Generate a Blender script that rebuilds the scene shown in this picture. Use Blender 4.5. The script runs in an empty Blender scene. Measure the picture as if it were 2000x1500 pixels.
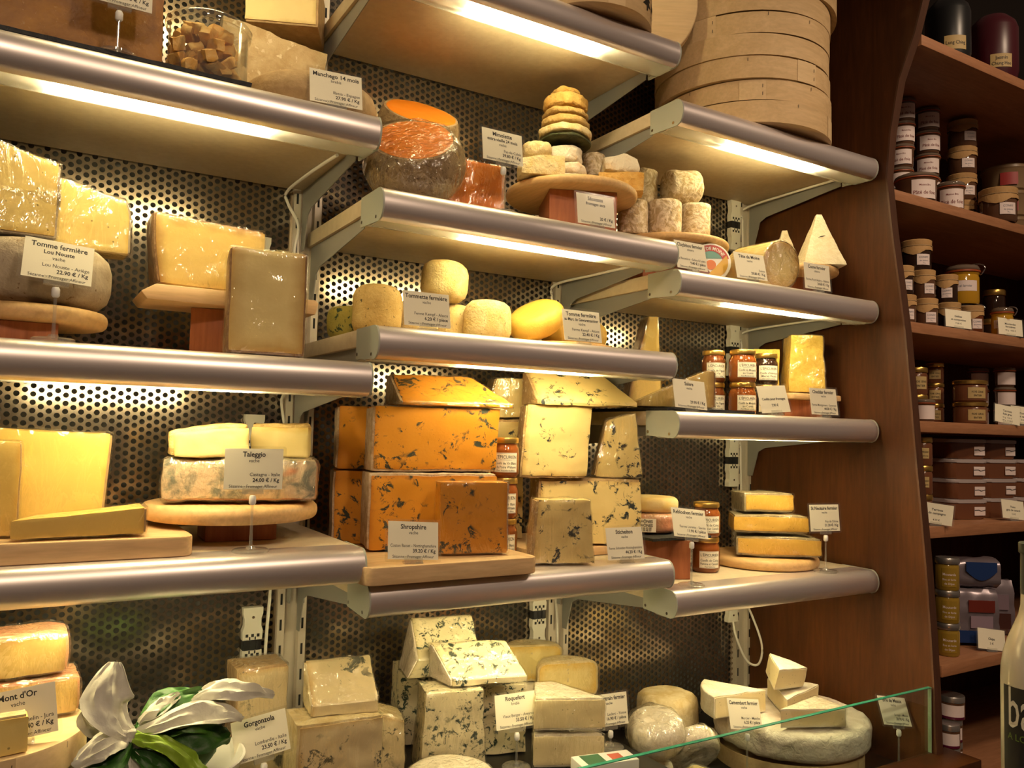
import bpy, bmesh, math, random
from mathutils import Vector, Matrix, Euler, noise

random.seed(7)
R = math.radians
PI = math.pi
scn = bpy.context.scene
col = scn.collection

# ------------------------------------------------------------------ camera
cam_d = bpy.data.cameras.new('camera')
cam_d.sensor_width = 36.0
cam_d.lens = 1598.95 / 2000 * 36.0
cam_d.clip_start = 0.05
cam = bpy.data.objects.new('camera', cam_d)
col.objects.link(cam)
yaw, pitch, roll = 0.539528, 0.058587, -0.024454
fwd = Vector((math.sin(yaw) * math.cos(pitch), math.cos(yaw) * math.cos(pitch), math.sin(pitch)))
rgt = Vector((math.cos(yaw), -math.sin(yaw), 0))
dwn = fwd.cross(rgt)
r2 = rgt * math.cos(roll) + dwn * math.sin(roll)
d2 = -rgt * math.sin(roll) + dwn * math.cos(roll)
rot = Matrix((r2, -d2, -fwd)).transposed()
cam.matrix_world = Matrix.Translation((-0.49996, -1.29357, 1.5)) @ rot.to_4x4()
scn.camera = cam

# ------------------------------------------------------------------ world, lights, exposure
wd = bpy.data.worlds.new('shop_ambience')
scn.world = wd
wd.use_nodes = True
bg = wd.node_tree.nodes['Background']
bg.inputs[0].default_value = (1.0, 0.62, 0.42, 1)
bg.inputs[1].default_value = 0.065
scn.view_settings.view_transform = 'Standard'
scn.view_settings.look = 'None'
scn.view_settings.gamma = 1.0
scn.view_settings.use_curve_mapping = False
scn.view_settings.exposure = 0.04
TUBE = 100.0                      # emission of the shelf tubes
TUBE_COL = (1.0, 0.83, 0.47)


def ceiling_spot(x, y, z, tx, ty, tz, power, size=0.10, cone=70, colr=(1.0, 0.74, 0.5)):
    l = bpy.data.lights.new('ceiling_spot', 'SPOT')
    l.energy = power
    l.color = colr
    l.spot_size = R(cone)
    l.spot_blend = 0.6
    l.shadow_soft_size = size
    o = bpy.data.objects.new('ceiling_spot', l)
    o.location = (x, y, z)
    o.rotation_euler = (Vector((tx, ty, tz)) - Vector((x, y, z))).to_track_quat('-Z', 'Y').to_euler()
    col.objects.link(o)


ceiling_spot(-0.9, -2.3, 3.1, -0.3, 0.0, 1.5, 66, cone=75)
ceiling_spot(0.3, -2.2, 3.1, 0.6, 0.0, 1.5, 66, cone=75)
ceiling_spot(1.6, -1.6, 3.2, 1.75, 0.0, 1.6, 62, cone=75)


# ------------------------------------------------------------------ material helpers
def _mat(name):
    m = bpy.data.materials.new(name)
    m.use_nodes = True
    nt = m.node_tree
    return m, nt, nt.nodes, nt.links, nt.nodes['Principled BSDF']


def c4(c):
    return (c[0], c[1], c[2], 1.0)


def coords(nt, scale=(1, 1, 1), rnd=True):
    N, L = nt.nodes, nt.links
    tc = N.new('ShaderNodeTexCoord')
    mp = N.new('ShaderNodeMapping')
    mp.inputs['Scale'].default_value = scale
    L.new(tc.outputs['Object'], mp.inputs['Vector'])
    if rnd:
        oi = N.new('ShaderNodeObjectInfo')
        mu = N.new('ShaderNodeMath')
        mu.operation = 'MULTIPLY'
        mu.inputs[1].default_value = 7.3
        L.new(oi.outputs['Random'], mu.inputs[0])
        L.new(mu.outputs[0], mp.inputs['Location'])
    return mp.outputs[0]


def noise_n(nt, vec, scale, detail=4, rough=0.55, dist=0.0):
    n = nt.nodes.new('ShaderNodeTexNoise')
    n.inputs['Scale'].default_value = scale
    n.inputs['Detail'].default_value = detail
    n.inputs['Roughness'].default_value = rough
    n.inputs['Distortion'].default_value = dist
    nt.links.new(vec, n.inputs['Vector'])
    return n.outputs['Fac']


def ramp(nt, fac, lo, hi, clo=0.0, chi=1.0):
    r = nt.nodes.new('ShaderNodeMapRange')
    r.inputs['From Min'].default_value = lo
    r.inputs['From Max'].default_value = hi
    r.inputs['To Min'].default_value = clo
    r.inputs['To Max'].default_value = chi
    nt.links.new(fac, r.inputs['Value'])
    return r.outputs[0]


def mixc(nt, fac, a, b):
    m = nt.nodes.new('ShaderNodeMix')
    m.data_type = 'RGBA'
    if isinstance(fac, (int, float)):
        m.inputs[0].default_value = fac
    else:
        nt.links.new(fac, m.inputs[0])
    for i, v in ((6, a), (7, b)):
        if isinstance(v, tuple):
            m.inputs[i].default_value = c4(v)
        else:
            nt.links.new(v, m.inputs[i])
    return m.outputs[2]


def mathn(nt, op, a, b):
    m = nt.nodes.new('ShaderNodeMath')
    m.operation = op
    for i, v in ((0, a), (1, b)):
        if isinstance(v, (int, float)):
            m.inputs[i].default_value = v
        else:
            nt.links.new(v, m.inputs[i])
    return m.outputs[0]


def bump(nt, b, height, strength, dist=0.002):
    n = nt.nodes.new('ShaderNodeBump')
    n.inputs['Strength'].default_value = strength
    n.inputs['Distance'].default_value = dist
    nt.links.new(height, n.inputs['Height'])
    nt.links.new(n.outputs[0], b.inputs['Normal'])


def plain(name, c, rough=0.5, metal=0.0, spec=0.5):
    m, nt, N, L, b = _mat(name)
    b.inputs['Base Color'].default_value = c4(c)
    b.inputs['Roughness'].default_value = rough
    b.inputs['Metallic'].default_value = metal
    b.inputs['Specular IOR Level'].default_value = spec
    return m


def mottled(name, c1, c2, scale=30, rough=0.7, bscale=120, bstr=0.5, lo=0.35, hi=0.65, c3=None, s3=90, t3=0.62, dist=0.5, bd=0.003, spec=0.3):
    """two colours mixed by noise, optional dark specks c3"""
    m, nt, N, L, b = _mat(name)
    v = coords(nt)
    f = ramp(nt, noise_n(nt, v, scale, 5, 0.6, dist), lo, hi)
    cc = mixc(nt, f, c1, c2)
    if c3:
        f3 = ramp(nt, noise_n(nt, v, s3, 3, 0.6, 0.3), t3, t3 + 0.05)
        cc = mixc(nt, f3, cc, c3)
    L.new(cc, b.inputs['Base Color'])
    b.inputs['Roughness'].default_value = rough
    b.inputs['Specular IOR Level'].default_value = spec
    if bstr:
        bump(nt, b, noise_n(nt, v, bscale, 4, 0.6, 0.4), bstr, bd)
    return m


def paste(name, core, edge, depth=0.012, rough=0.45, holes=None, veins=None, vt=0.60, vs=55, var=0.12, spec=0.4, clump=14, ct=0.46):
    """cheese paste: colour deepens towards the rind (attribute rd = metres to rind)"""
    m, nt, N, L, b = _mat(name)
    core = (core[0], core[1] * 0.955, core[2] * 0.80)
    edge = (edge[0], edge[1] * 0.955, edge[2] * 0.80)
    v = coords(nt)
    at = N.new('ShaderNodeAttribute')
    at.attribute_name = 'rd'
    wob = ramp(nt, noise_n(nt, v, 40, 3), 0.3, 0.7, -0.004, 0.004)
    fd = ramp(nt, mathn(nt, 'ADD', at.outputs['Fac'], wob), 0.0, depth)
    cc = mixc(nt, fd, edge, core)
    dk = tuple(x * (1 - var * 2) for x in core)
    cc = mixc(nt, ramp(nt, noise_n(nt, v, 9, 3), 0.45, 0.75, 0, 0.5), cc, dk)
    h = noise_n(nt, v, 160, 3)
    if veins:
        a = ramp(nt, noise_n(nt, v, vs, 6, 0.72, 0.6), vt, vt + 0.035)
        c = ramp(nt, noise_n(nt, v, clump, 2, 0.5, 0.4), ct, ct + 0.06)
        cc = mixc(nt, mathn(nt, 'MULTIPLY', a, c), cc, veins)
        a2 = ramp(nt, noise_n(nt, v, vs * 2.2, 3, 0.6, 0.8), 0.66, 0.70, 0, 0.8)
        cc = mixc(nt, mathn(nt, 'MULTIPLY', a2, c), cc, veins)
    if holes:
        vo = N.new('ShaderNodeTexVoronoi')
        vo.inputs['Scale'].default_value = holes
        L.new(v, vo.inputs['Vector'])
        hm = ramp(nt, vo.outputs['Distance'], 0.10, 0.16, 1.0, 0.0)
        gate = ramp(nt, noise_n(nt, v, holes * 0.7, 1), 0.50, 0.54)
        hm = mathn(nt, 'MULTIPLY', hm, gate)
        cc = mixc(nt, hm, cc, tuple(x * 0.45 for x in core))
    L.new(cc, b.inputs['Base Color'])
    b.inputs['Roughness'].default_value = rough
    b.inputs['Specular IOR Level'].default_value = spec
    bump(nt, b, h, 0.25, 0.001)
    return m


def wood(name, c1, c2, axis='x', rough=0.5, sc=1.0, spec=0.4, grain=0.5):
    m, nt, N, L, b = _mat(name)
    s = {'x': (0.12, 1, 1), 'y': (1, 0.12, 1), 'z': (1, 1, 0.10)}[axis]
    v = coords(nt, tuple(k * sc for k in s))
    f1 = ramp(nt, noise_n(nt, v, 22, 5, 0.6, 1.2), 0.3, 0.7)
    f2 = ramp(nt, noise_n(nt, v, 150, 3, 0.6, 0.2), 0.35, 0.75, 0, grain)
    cc = mixc(nt, f1, c1, c2)
    cc = mixc(nt, f2, cc, tuple(x * 0.6 for x in c1))
    L.new(cc, b.inputs['Base Color'])
    b.inputs['Roughness'].default_value = rough
    b.inputs['Specular IOR Level'].default_value = spec
    bump(nt, b, noise_n(nt, v, 150, 3), 0.12, 0.001)
    return m


def clear(name, tint=(1, 1, 1), gloss=0.06, rough=0.06, wrinkle=0.0, wscale=30, body=0.0, bodyc=(0.9, 0.9, 0.85), edge=0.7, trans=False, stretch=0.35):
    """thin clear plastic or glass sheet: see-through with reflections"""
    m, nt, N, L, b = _mat(name)
    N.remove(b)
    out = N['Material Output']
    t = N.new('ShaderNodeBsdfTransparent')
    t.inputs[0].default_value = c4(tint)
    g = N.new('ShaderNodeBsdfGlossy')
    g.inputs['Roughness'].default_value = rough
    g.inputs['Color'].default_value = (1, 1, 1, 1)
    lw = N.new('ShaderNodeLayerWeight')
    lw.inputs['Blend'].default_value = 0.5
    f = ramp(nt, mathn(nt, 'POWER', lw.outputs['Facing'], 4.0), 0, 1, gloss, edge)
    if wrinkle:
        v = coords(nt, (1, 1, stretch))
        bn = N.new('ShaderNodeBump')
        bn.inputs['Strength'].default_value = wrinkle
        bn.inputs['Distance'].default_value = 0.012
        h = noise_n(nt, v, wscale, 3, 0.5, 1.5)
        L.new(h, bn.inputs['Height'])
        L.new(bn.outputs[0], g.inputs['Normal'])
        L.new(bn.outputs[0], lw.inputs['Normal'])
    base = t.outputs[0]
    if body:
        d = N.new('ShaderNodeBsdfTranslucent' if trans else 'ShaderNodeBsdfDiffuse')
        d.inputs[0].default_value = c4(bodyc)
        mb = N.new('ShaderNodeMixShader')
        mb.inputs[0].default_value = body
        L.new(base, mb.inputs[1])
        L.new(d.outputs[0], mb.inputs[2])
        base = mb.outputs[0]
    mx = N.new('ShaderNodeMixShader')
    L.new(f, mx.inputs[0])
    L.new(base, mx.inputs[1])
    L.new(g.outputs[0], mx.inputs[2])
    L.new(mx.outputs[0], out.inputs['Surface'])
    return m


M = {}
# fixtures
M['alu'] = plain('brushed_aluminium', (0.80, 0.73, 0.72), 0.36, 0.74)
M['cap'] = plain('grey_end_cap', (0.42, 0.44, 0.38), 0.5)
M['board'] = mottled('cream_laminate', (0.62, 0.52, 0.36), (0.56, 0.46, 0.31), 60, 0.5, 300, 0.05)
M['steel'] = plain('galvanised_bracket', (0.33, 0.33, 0.31), 0.45, 0.4)
M['upright'] = plain('zinc_upright', (0.62, 0.56, 0.48), 0.45, 0.35)
M['screw'] = plain('screw_steel', (0.8, 0.8, 0.8), 0.2, 1.0)
M['dark'] = plain('dark_slot', (0.01, 0.01, 0.01), 0.8)
M['perf'] = plain('perforated_stainless', (0.36, 0.295, 0.23), 0.15, 0.90)
M['backwall'] = plain('grey_plaster', (0.10, 0.095, 0.085), 0.9)
M['plugw'] = plain('white_plug_plastic', (0.72, 0.70, 0.62), 0.4)
M['plugb'] = plain('black_plug_plastic', (0.012, 0.012, 0.014), 0.5)
M['cable'] = plain('white_cable', (0.78, 0.75, 0.70), 0.4)
M['housing'] = plain('white_housing', (0.85, 0.83, 0.76), 0.4)
M['diff'] = clear('lamp_lens', (0.97, 0.97, 0.93), 0.04, 0.2, 0, body=0.30, bodyc=(0.97, 0.97, 0.92), edge=0.3, trans=True)
m, nt, N, L, b = _mat('lit_tube')
b.inputs['Base Color'].default_value = (1, 1, 1, 1)
b.inputs['Emission Color'].default_value = c4(TUBE_COL)
b.inputs['Emission Strength'].default_value = TUBE
M['tube'] = m
# wood
M['walnut'] = wood('walnut_veneer', (0.050, 0.015, 0.004), (0.086, 0.027, 0.0065), 'z', 0.5, 1.0, 0.22)
M['walnut_h'] = wood('walnut_shelf', (0.36, 0.16, 0.075), (0.44, 0.21, 0.105), 'x', 0.45)
M['walnut_edge'] = wood('walnut_edge', (0.07, 0.028, 0.014), (0.09, 0.036, 0.018), 'z', 0.5)
M['redwood'] = wood('red_cedar_block', (0.30, 0.085, 0.028), (0.42, 0.14, 0.05), 'z', 0.55)
M['beech'] = wood('beech_board', (0.66, 0.42, 0.20), (0.74, 0.52, 0.28), 'x', 0.55)
M['beechy'] = wood('beech_round_board', (0.62, 0.38, 0.16), (0.72, 0.47, 0.21), 'y', 0.5)
M['spruce'] = wood('bentwood_spruce', (0.58, 0.40, 0.20), (0.70, 0.50, 0.27), 'x', 0.6, 1.0, 0.25, 0.35)
M['spruced'] = wood('bentwood_spruce_lid', (0.66, 0.47, 0.25), (0.74, 0.55, 0.31), 'x', 0.6, 1.0, 0.25, 0.3)
M['slate'] = mottled('black_slate', (0.012, 0.014, 0.016), (0.03, 0.03, 0.032), 40, 0.6, 90, 0.8)
M['blacktray'] = mottled('black_tray', (0.008, 0.008, 0.008), (0.014, 0.014, 0.014), 20, 0.35, 60, 0.1)
# paper, print, clear plastics
M['card'] = plain('cream_card', (0.92, 0.87, 0.70), 0.55)
M['ink'] = plain('black_ink', (0.012, 0.012, 0.012), 0.6)
M['inkred'] = plain('brown_red_ink', (0.20, 0.03, 0.03), 0.6)
M['inkgrey'] = plain('grey_ink', (0.25, 0.27, 0.33), 0.6)
M['sleeve'] = clear('card_sleeve', (0.995, 0.995, 0.98), 0.03, 0.12, 0.06, 14, 0.02, edge=0.45)
M['acryl'] = clear('clear_acrylic', (0.95, 0.95, 0.93), 0.10, 0.05, 0, body=0.08, edge=0.8)
M['knob'] = plain('white_knob', (0.85, 0.84, 0.80), 0.35)
M['wrap'] = clear('plastic_wrap', (0.99, 0.985, 0.96), 0.13, 0.10, 1.0, 40, 0.012, edge=0.6, stretch=0.25)
M['wrapt'] = clear('tight_plastic_wrap', (0.99, 0.985, 0.96), 0.085, 0.09, 0.8, 34, 0.006, edge=0.5, stretch=0.3)
M['glassj'] = clear('jar_glass', (0.96, 0.97, 0.94), 0.13, 0.04, 0, body=0.03, edge=1.0)
M['pane'] = clear('counter_glass', (0.90, 0.955, 0.93), 0.05, 0.02, 0, edge=0.9)
M['paneedge'] = plain('green_glass_edge', (0.03, 0.20, 0.13), 0.2)
# cheese pastes
M['p_comte'] = paste('comte_paste', (0.72, 0.54, 0.20), (0.34, 0.18, 0.045), 0.022)
M['p_pale'] = paste('pale_mountain_paste', (0.76, 0.64, 0.33), (0.46, 0.27, 0.06), 0.030)
M['p_tomme'] = paste('tomme_paste', (0.76, 0.60, 0.24), (0.64, 0.42, 0.10), 0.012, holes=85)
M['p_yellow'] = paste('yellow_paste', (0.72, 0.50, 0.13), (0.42, 0.22, 0.04), 0.014)
M['p_gold'] = paste('golden_paste', (0.80, 0.58, 0.18), (0.64, 0.40, 0.09), 0.010)
M['p_mim'] = paste('orange_paste', (0.66, 0.20, 0.012), (0.56, 0.15, 0.01), 0.008, rough=0.5)
M['p_shrop'] = paste('orange_blue_paste', (0.62, 0.27, 0.022), (0.46, 0.16, 0.014), 0.012, veins=(0.035, 0.04, 0.028), vt=0.535, vs=42, clump=20, ct=0.48)
M['p_stil'] = paste('cream_blue_paste', (0.74, 0.60, 0.30), (0.52, 0.34, 0.12), 0.016, veins=(0.022, 0.028, 0.03), vt=0.535, vs=42, clump=20, ct=0.49)
M['p_roq'] = paste('white_blue_paste', (0.70, 0.645, 0.50), (0.60, 0.52, 0.32), 0.010, veins=(0.022, 0.045, 0.035), vt=0.535, vs=70, clump=26, ct=0.42)
M['p_gorg'] = paste('gorgonzola_paste', (0.68, 0.59, 0.42), (0.50, 0.34, 0.16), 0.014, veins=(0.10, 0.10, 0.075), vt=0.55, vs=34, clump=14, ct=0.47)
M['p_brie'] = paste('brie_paste', (0.72, 0.63, 0.42), (0.72, 0.66, 0.50), 0.006, holes=110)
M['p_soft'] = paste('soft_paste', (0.74, 0.63, 0.33), (0.66, 0.44, 0.10), 0.016)
M['p_nect'] = paste('nectaire_paste', (0.72, 0.46, 0.10), (0.56, 0.32, 0.07), 0.010, holes=120)
M['p_parm'] = mottled('parmesan_paste', (0.55, 0.42, 0.24), (0.42, 0.29, 0.14), 28, 0.7, 90, 0.9, c3=(0.66, 0.55, 0.36), s3=60, t3=0.6)
M['p_ched'] = mottled('cheddar_paste', (0.78, 0.56, 0.12), (0.66, 0.44, 0.08), 60, 0.6, 90, 0.9)
M['p_man'] = paste('manchego_paste', (0.76, 0.62, 0.30), (0.56, 0.40, 0.16), 0.012)
# rinds
M['r_brown'] = mottled('brown_rind', (0.20, 0.105, 0.045), (0.32, 0.19, 0.09), 60, 0.75, 130, 0.8)
M['r_tan'] = mottled('tan_rind', (0.44, 0.30, 0.15), (0.34, 0.22, 0.10), 40, 0.7, 120, 0.6)
M['r_grey'] = mottled('grey_tomme_rind', (0.36, 0.29, 0.20), (0.48, 0.40, 0.29), 22, 0.8, 120, 0.6, c3=(0.22, 0.15, 0.08), s3=70, t3=0.66)
M['r_wrapbrown'] = mottled('amber_rind', (0.21, 0.080, 0.007), (0.34, 0.150, 0.020), 14, 0.40, 60, 0.40, c3=(0.36, 0.19, 0.06), s3=120, t3=0.64, spec=0.22)
M['r_mim'] = mottled('mimolette_rind', (0.36, 0.25, 0.13), (0.22, 0.145, 0.07), 45, 0.85, 160, 1.0, c3=(0.12, 0.07, 0.03), s3=150, t3=0.62)
M['r_shrop'] = mottled('dusty_rind', (0.36, 0.24, 0.14), (0.54, 0.42, 0.30), 60, 0.8, 140, 0.9)
M['r_stil'] = mottled('stilton_rind', (0.50, 0.35, 0.17), (0.34, 0.21, 0.09), 45, 0.8, 120, 1.0, c3=(0.70, 0.60, 0.42), s3=80, t3=0.62)
M['r_herb'] = mottled('herb_tommette_rind', (0.42, 0.27, 0.07), (0.56, 0.40, 0.16), 20, 0.8, 140, 0.8, c3=(0.05, 0.045, 0.02), s3=110, t3=0.645)
M['r_green'] = mottled('green_speckled_rind', (0.36, 0.28, 0.05), (0.26, 0.23, 0.05), 24, 0.8, 140, 0.8, c3=(0.03, 0.05, 0.02), s3=70, t3=0.58)
M['r_tommette'] = mottled('tommette_rind', (0.60, 0.43, 0.16), (0.72, 0.58, 0.30), 26, 0.85, 170, 1.0, c3=(0.26, 0.18, 0.07), s3=140, t3=0.64)
M['r_gewurz'] = mottled('golden_rind', (0.70, 0.45, 0.08), (0.62, 0.37, 0.06), 16, 0.5, 130, 0.35)
M['r_white'] = mottled('white_bloom_rind', (0.78, 0.73, 0.60), (0.66, 0.58, 0.42), 30, 0.85, 110, 0.9)
M['r_whitep'] = mottled('wrinkled_white_rind', (0.76, 0.68, 0.58), (0.60, 0.50, 0.40), 24, 0.8, 60, 1.0, bd=0.005)
M['r_bloom'] = mottled('yellowed_bloom_rind', (0.66, 0.56, 0.34), (0.50, 0.37, 0.17), 35, 0.8, 100, 0.9)
M['r_log'] = mottled('goat_log_rind', (0.42, 0.31, 0.17), (0.68, 0.58, 0.44), 40, 0.85, 75, 1.0, bd=0.006, dist=2.0, lo=0.42, hi=0.6)
M['r_dry1'] = mottled('dry_orange_rind', (0.60, 0.32, 0.07), (0.70, 0.45, 0.15), 50, 0.85, 90, 1.0, bd=0.005)
M['r_dry2'] = mottled('dry_brown_rind', (0.36, 0.22, 0.07), (0.50, 0.33, 0.12), 50, 0.85, 90, 1.0, bd=0.005)
M['r_dry3'] = mottled('dry_pale_rind', (0.62, 0.46, 0.20), (0.72, 0.60, 0.36), 50, 0.85, 90, 1.0, bd=0.005)
M['r_dryw'] = mottled('dry_white_rind', (0.76, 0.68, 0.54), (0.62, 0.42, 0.22), 40, 0.85, 80, 1.0, bd=0.005, lo=0.5, hi=0.75)
M['r_leaf'] = mottled('dark_leaf_crust', (0.02, 0.025, 0.01), (0.05, 0.05, 0.02), 60, 0.7, 90, 1.0)
M['r_tal'] = mottled('taleggio_rind', (0.66, 0.50, 0.34), (0.22, 0.22, 0.17), 34, 0.6, 70, 1.0, lo=0.46, hi=0.62, c3=(0.60, 0.27, 0.14), s3=9, t3=0.62, dist=0.6)
M['r_talp'] = mottled('taleggio_wrapped_skin', (0.62, 0.26, 0.14), (0.50, 0.28, 0.14), 26, 0.5, 70, 0.8)
M['r_talt'] = mottled('taleggio_crust', (0.74, 0.54, 0.22), (0.44, 0.27, 0.09), 30, 0.6, 50, 1.0, bd=0.008)
M['r_nect'] = mottled('grey_nectaire_rind', (0.30, 0.25, 0.15), (0.46, 0.38, 0.24), 40, 0.85, 110, 1.0)
M['r_reb'] = mottled('reblochon_rind', (0.74, 0.52, 0.17), (0.80, 0.64, 0.32), 20, 0.6, 100, 0.3)
M['r_pyr'] = mottled('pyramid_goat', (0.78, 0.70, 0.52), (0.68, 0.58, 0.38), 60, 0.9, 200, 1.0)
M['chunk'] = mottled('orange_chunk', (0.74, 0.38, 0.08), (0.78, 0.52, 0.20), 60, 0.6, 120, 0.6)


# ------------------------------------------------------------------ object helpers
def link(name, me, parent=None):
    o = bpy.data.objects.new(name, me)
    col.objects.link(o)
    if parent:
        o.parent = parent
    return o


def obj(name, bm, mat, parent=None, sharp=40, smooth=True):
    me = bpy.data.meshes.new(name)
    bmesh.ops.recalc_face_normals(bm, faces=bm.faces[:])
    bm.to_mesh(me)
    bm.free()
    me.materials.append(M[mat] if isinstance(mat, str) else mat)
    if smooth:
        me.shade_smooth()
        me.set_sharp_from_angle(angle=R(sharp))
    return link(name, me, parent)


def tag(o, label, cat, group=None):
    o['label'] = label
    o['category'] = cat
    if group:
        o['group'] = group
    return o


def thing(name, label, cat, loc=(0, 0, 0), rotz=0.0, group=None, rot=None):
    o = link(name, None)
    o.empty_display_size = 0.02
    o.location = loc
    o.rotation_euler = rot if rot else (0, 0, rotz)
    return tag(o, label, cat, group)


def struct(o):
    o['kind'] = 'structure'
    return o


def copy_tree(o, parent=None):
    c = o.copy()
    col.objects.link(c)
    c.parent = parent
    for ch in o.children:
        copy_tree(ch, c)
    return c


def allverts(o, mat):
    mt = mat @ o.matrix_basis
    if o.type == 'MESH':
        for v in o.data.vertices:
            yield mt @ v.co
    for ch in o.children:
        yield from allverts(ch, mt)


def settle(o, z):
    """lower or lift a thing until its lowest point touches height z"""
    lo = min(p.z for p in allverts(o, Matrix.Identity(4)))
    o.location.z += z - lo
    return o


def topz(o):
    return max(p.z for p in allverts(o, Matrix.Identity(4)))


# ------------------------------------------------------------------ geometry helpers
def BM():
    return bmesh.new()


def box(bm, x0, x1, y0, y1, z0, z1, bev=0.0, seg=2):
    vs = [bm.verts.new(p) for p in ((x0, y0, z0), (x1, y0, z0), (x1, y1, z0), (x0, y1, z0), (x0, y0, z1), (x1, y0, z1), (x1, y1, z1), (x0, y1, z1))]
    fs = [bm.faces.new([vs[i] for i in q]) for q in ((3, 2, 1, 0), (4, 5, 6, 7), (0, 1, 5, 4), (1, 2, 6, 5), (2, 3, 7, 6), (3, 0, 4, 7))]
    if bev:
        es = list({e for f in fs for e in f.edges})
        bmesh.ops.bevel(bm, geom=es, offset=bev, segments=seg, profile=0.5, affect='EDGES')
    return bm


def prism(bm, poly, a0, a1, axis='x', bev=0.0):
    """poly in the plane across axis, extruded from a0 to a1"""
    def P(p, a):
        return {'x': (a, p[0], p[1]), 'y': (p[0], a, p[1]), 'z': (p[0], p[1], a)}[axis]
    A = [bm.verts.new(P(p, a0)) for p in poly]
    B = [bm.verts.new(P(p, a1)) for p in poly]
    n = len(poly)
    fs = [bm.faces.new(A[::-1]), bm.faces.new(B)]
    for i in range(n):
        fs.append(bm.faces.new((A[i], A[(i + 1) % n], B[(i + 1) % n], B[i])))
    if bev:
        es = list({e for f in fs for e in f.edges})
        bmesh.ops.bevel(bm, geom=es, offset=bev, segments=2, profile=0.5, affect='EDGES')
    return bm


def lathe(bm, prof, seg=32, cx=0.0, cy=0.0, z=0.0):
    rings = []
    for r, h in prof:
        if r < 1e-6:
            rings.append([bm.verts.new((cx, cy, z + h))])
        else:
            rings.append([bm.verts.new((cx + r * math.cos(2 * PI * k / seg), cy + r * math.sin(2 * PI * k / seg), z + h)) for k in range(seg)])
    for a, b_ in zip(rings, rings[1:]):
        for k in range(seg):
            k2 = (k + 1) % seg
            if len(a) == 1 and len(b_) == 1:
                continue
            if len(a) == 1:
                bm.faces.new((a[0], b_[k2], b_[k]))
            elif len(b_) == 1:
                bm.faces.new((a[k], a[k2], b_[0]))
            else:
                bm.faces.new((a[k], a[k2], b_[k2], b_[k]))
    return bm


def tube(bm, pts, r, seg=8):
    pts = [Vector(p) for p in pts]
    up = Vector((0.13, 0.2, 1)).normalized()
    rings = []
    for i, p in enumerate(pts):
        d = (pts[min(i + 1, len(pts) - 1)] - pts[max(i - 1, 0)]).normalized()
        s = d.cross(up)
        if s.length < 0.1:
            s = d.cross(Vector((1, 0.1, 0)))
        s.normalize()
        t = s.cross(d)
        rings.append([bm.verts.new(p + r * (math.cos(2 * PI * k / seg) * s + math.sin(2 * PI * k / seg) * t)) for k in range(seg)])
    for a, b_ in zip(rings, rings[1:]):
        for k in range(seg):
            bm.faces.new((a[k], a[(k + 1) % seg], b_[(k + 1) % seg], b_[k]))
    bm.faces.new(rings[0][::-1])
    bm.faces.new(rings[-1])
    return bm


def smooth_path(pts, n=6):
    out = []
    P = [Vector(p) for p in pts]
    for i in range(len(P) - 1):
        p0, p1, p2, p3 = P[max(i - 1, 0)], P[i], P[i + 1], P[min(i + 2, len(P) - 1)]
        for k in range(n):
            t = k / n
            out.append(0.5 * ((2 * p1) + (p2 - p0) * t + (2 * p0 - 5 * p1 + 4 * p2 - p3) * t * t + (3 * p1 - p0 - 3 * p2 + p3) * t ** 3))
    out.append(P[-1])
    return out


def wobble(bm, amp, freq, seed=0.0):
    if not amp:
        return
    bm.normal_update()
    off = Vector((seed * 3.1, seed * 1.7, seed * 2.3))
    for v in bm.verts:
        q = v.co * freq + off
        v.co += v.normal * amp * (noise.noise(q) + 0.5 * noise.noise(q * 2.3))


_seed = [0]


def nseed():
    _seed[0] += 1
    return _seed[0] * 1.37


def gridbox(w, d, h, ins, n):
    """box (x -w/2..w/2, y 0..d, z 0..h) with insets per side, each face an even grid"""
    x0, x1 = -w / 2 + ins['L'], w / 2 - ins['R']
    y0, y1 = ins['F'], d - ins['K']
    z0, z1 = ins['B'], h - ins['T']
    big = max(w, d, h)
    nx, ny, nz = (max(2, round(n * s / big)) for s in (w, d, h))
    bm = BM()

    def face(fn, na, nb):
        g = [[bm.verts.new(fn(i / na, j / nb)) for j in range(nb + 1)] for i in range(na + 1)]
        for i in range(na):
            for j in range(nb):
                bm.faces.new((g[i][j], g[i + 1][j], g[i + 1][j + 1], g[i][j + 1]))
    X = lambda t: x0 + (x1 - x0) * t
    Y = lambda t: y0 + (y1 - y0) * t
    Z = lambda t: z0 + (z1 - z0) * t
    face(lambda a, c: (X(a), y0, Z(c)), nx, nz)
    face(lambda a, c: (X(1 - a), y1, Z(c)), nx, nz)
    face(lambda a, c: (x0, Y(1 - a), Z(c)), ny, nz)
    face(lambda a, c: (x1, Y(a), Z(c)), ny, nz)
    face(lambda a, c: (X(a), Y(c), z1), nx, ny)
    face(lambda a, c: (X(a), Y(1 - c), z0), nx, ny)
    bmesh.ops.remove_doubles(bm, verts=bm.verts[:], dist=1e-6)
    return bm


def add_rd(bm, fn):
    lay = bm.verts.layers.float.new('rd')
    for v in bm.verts:
        v[lay] = fn(v.co)


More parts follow.
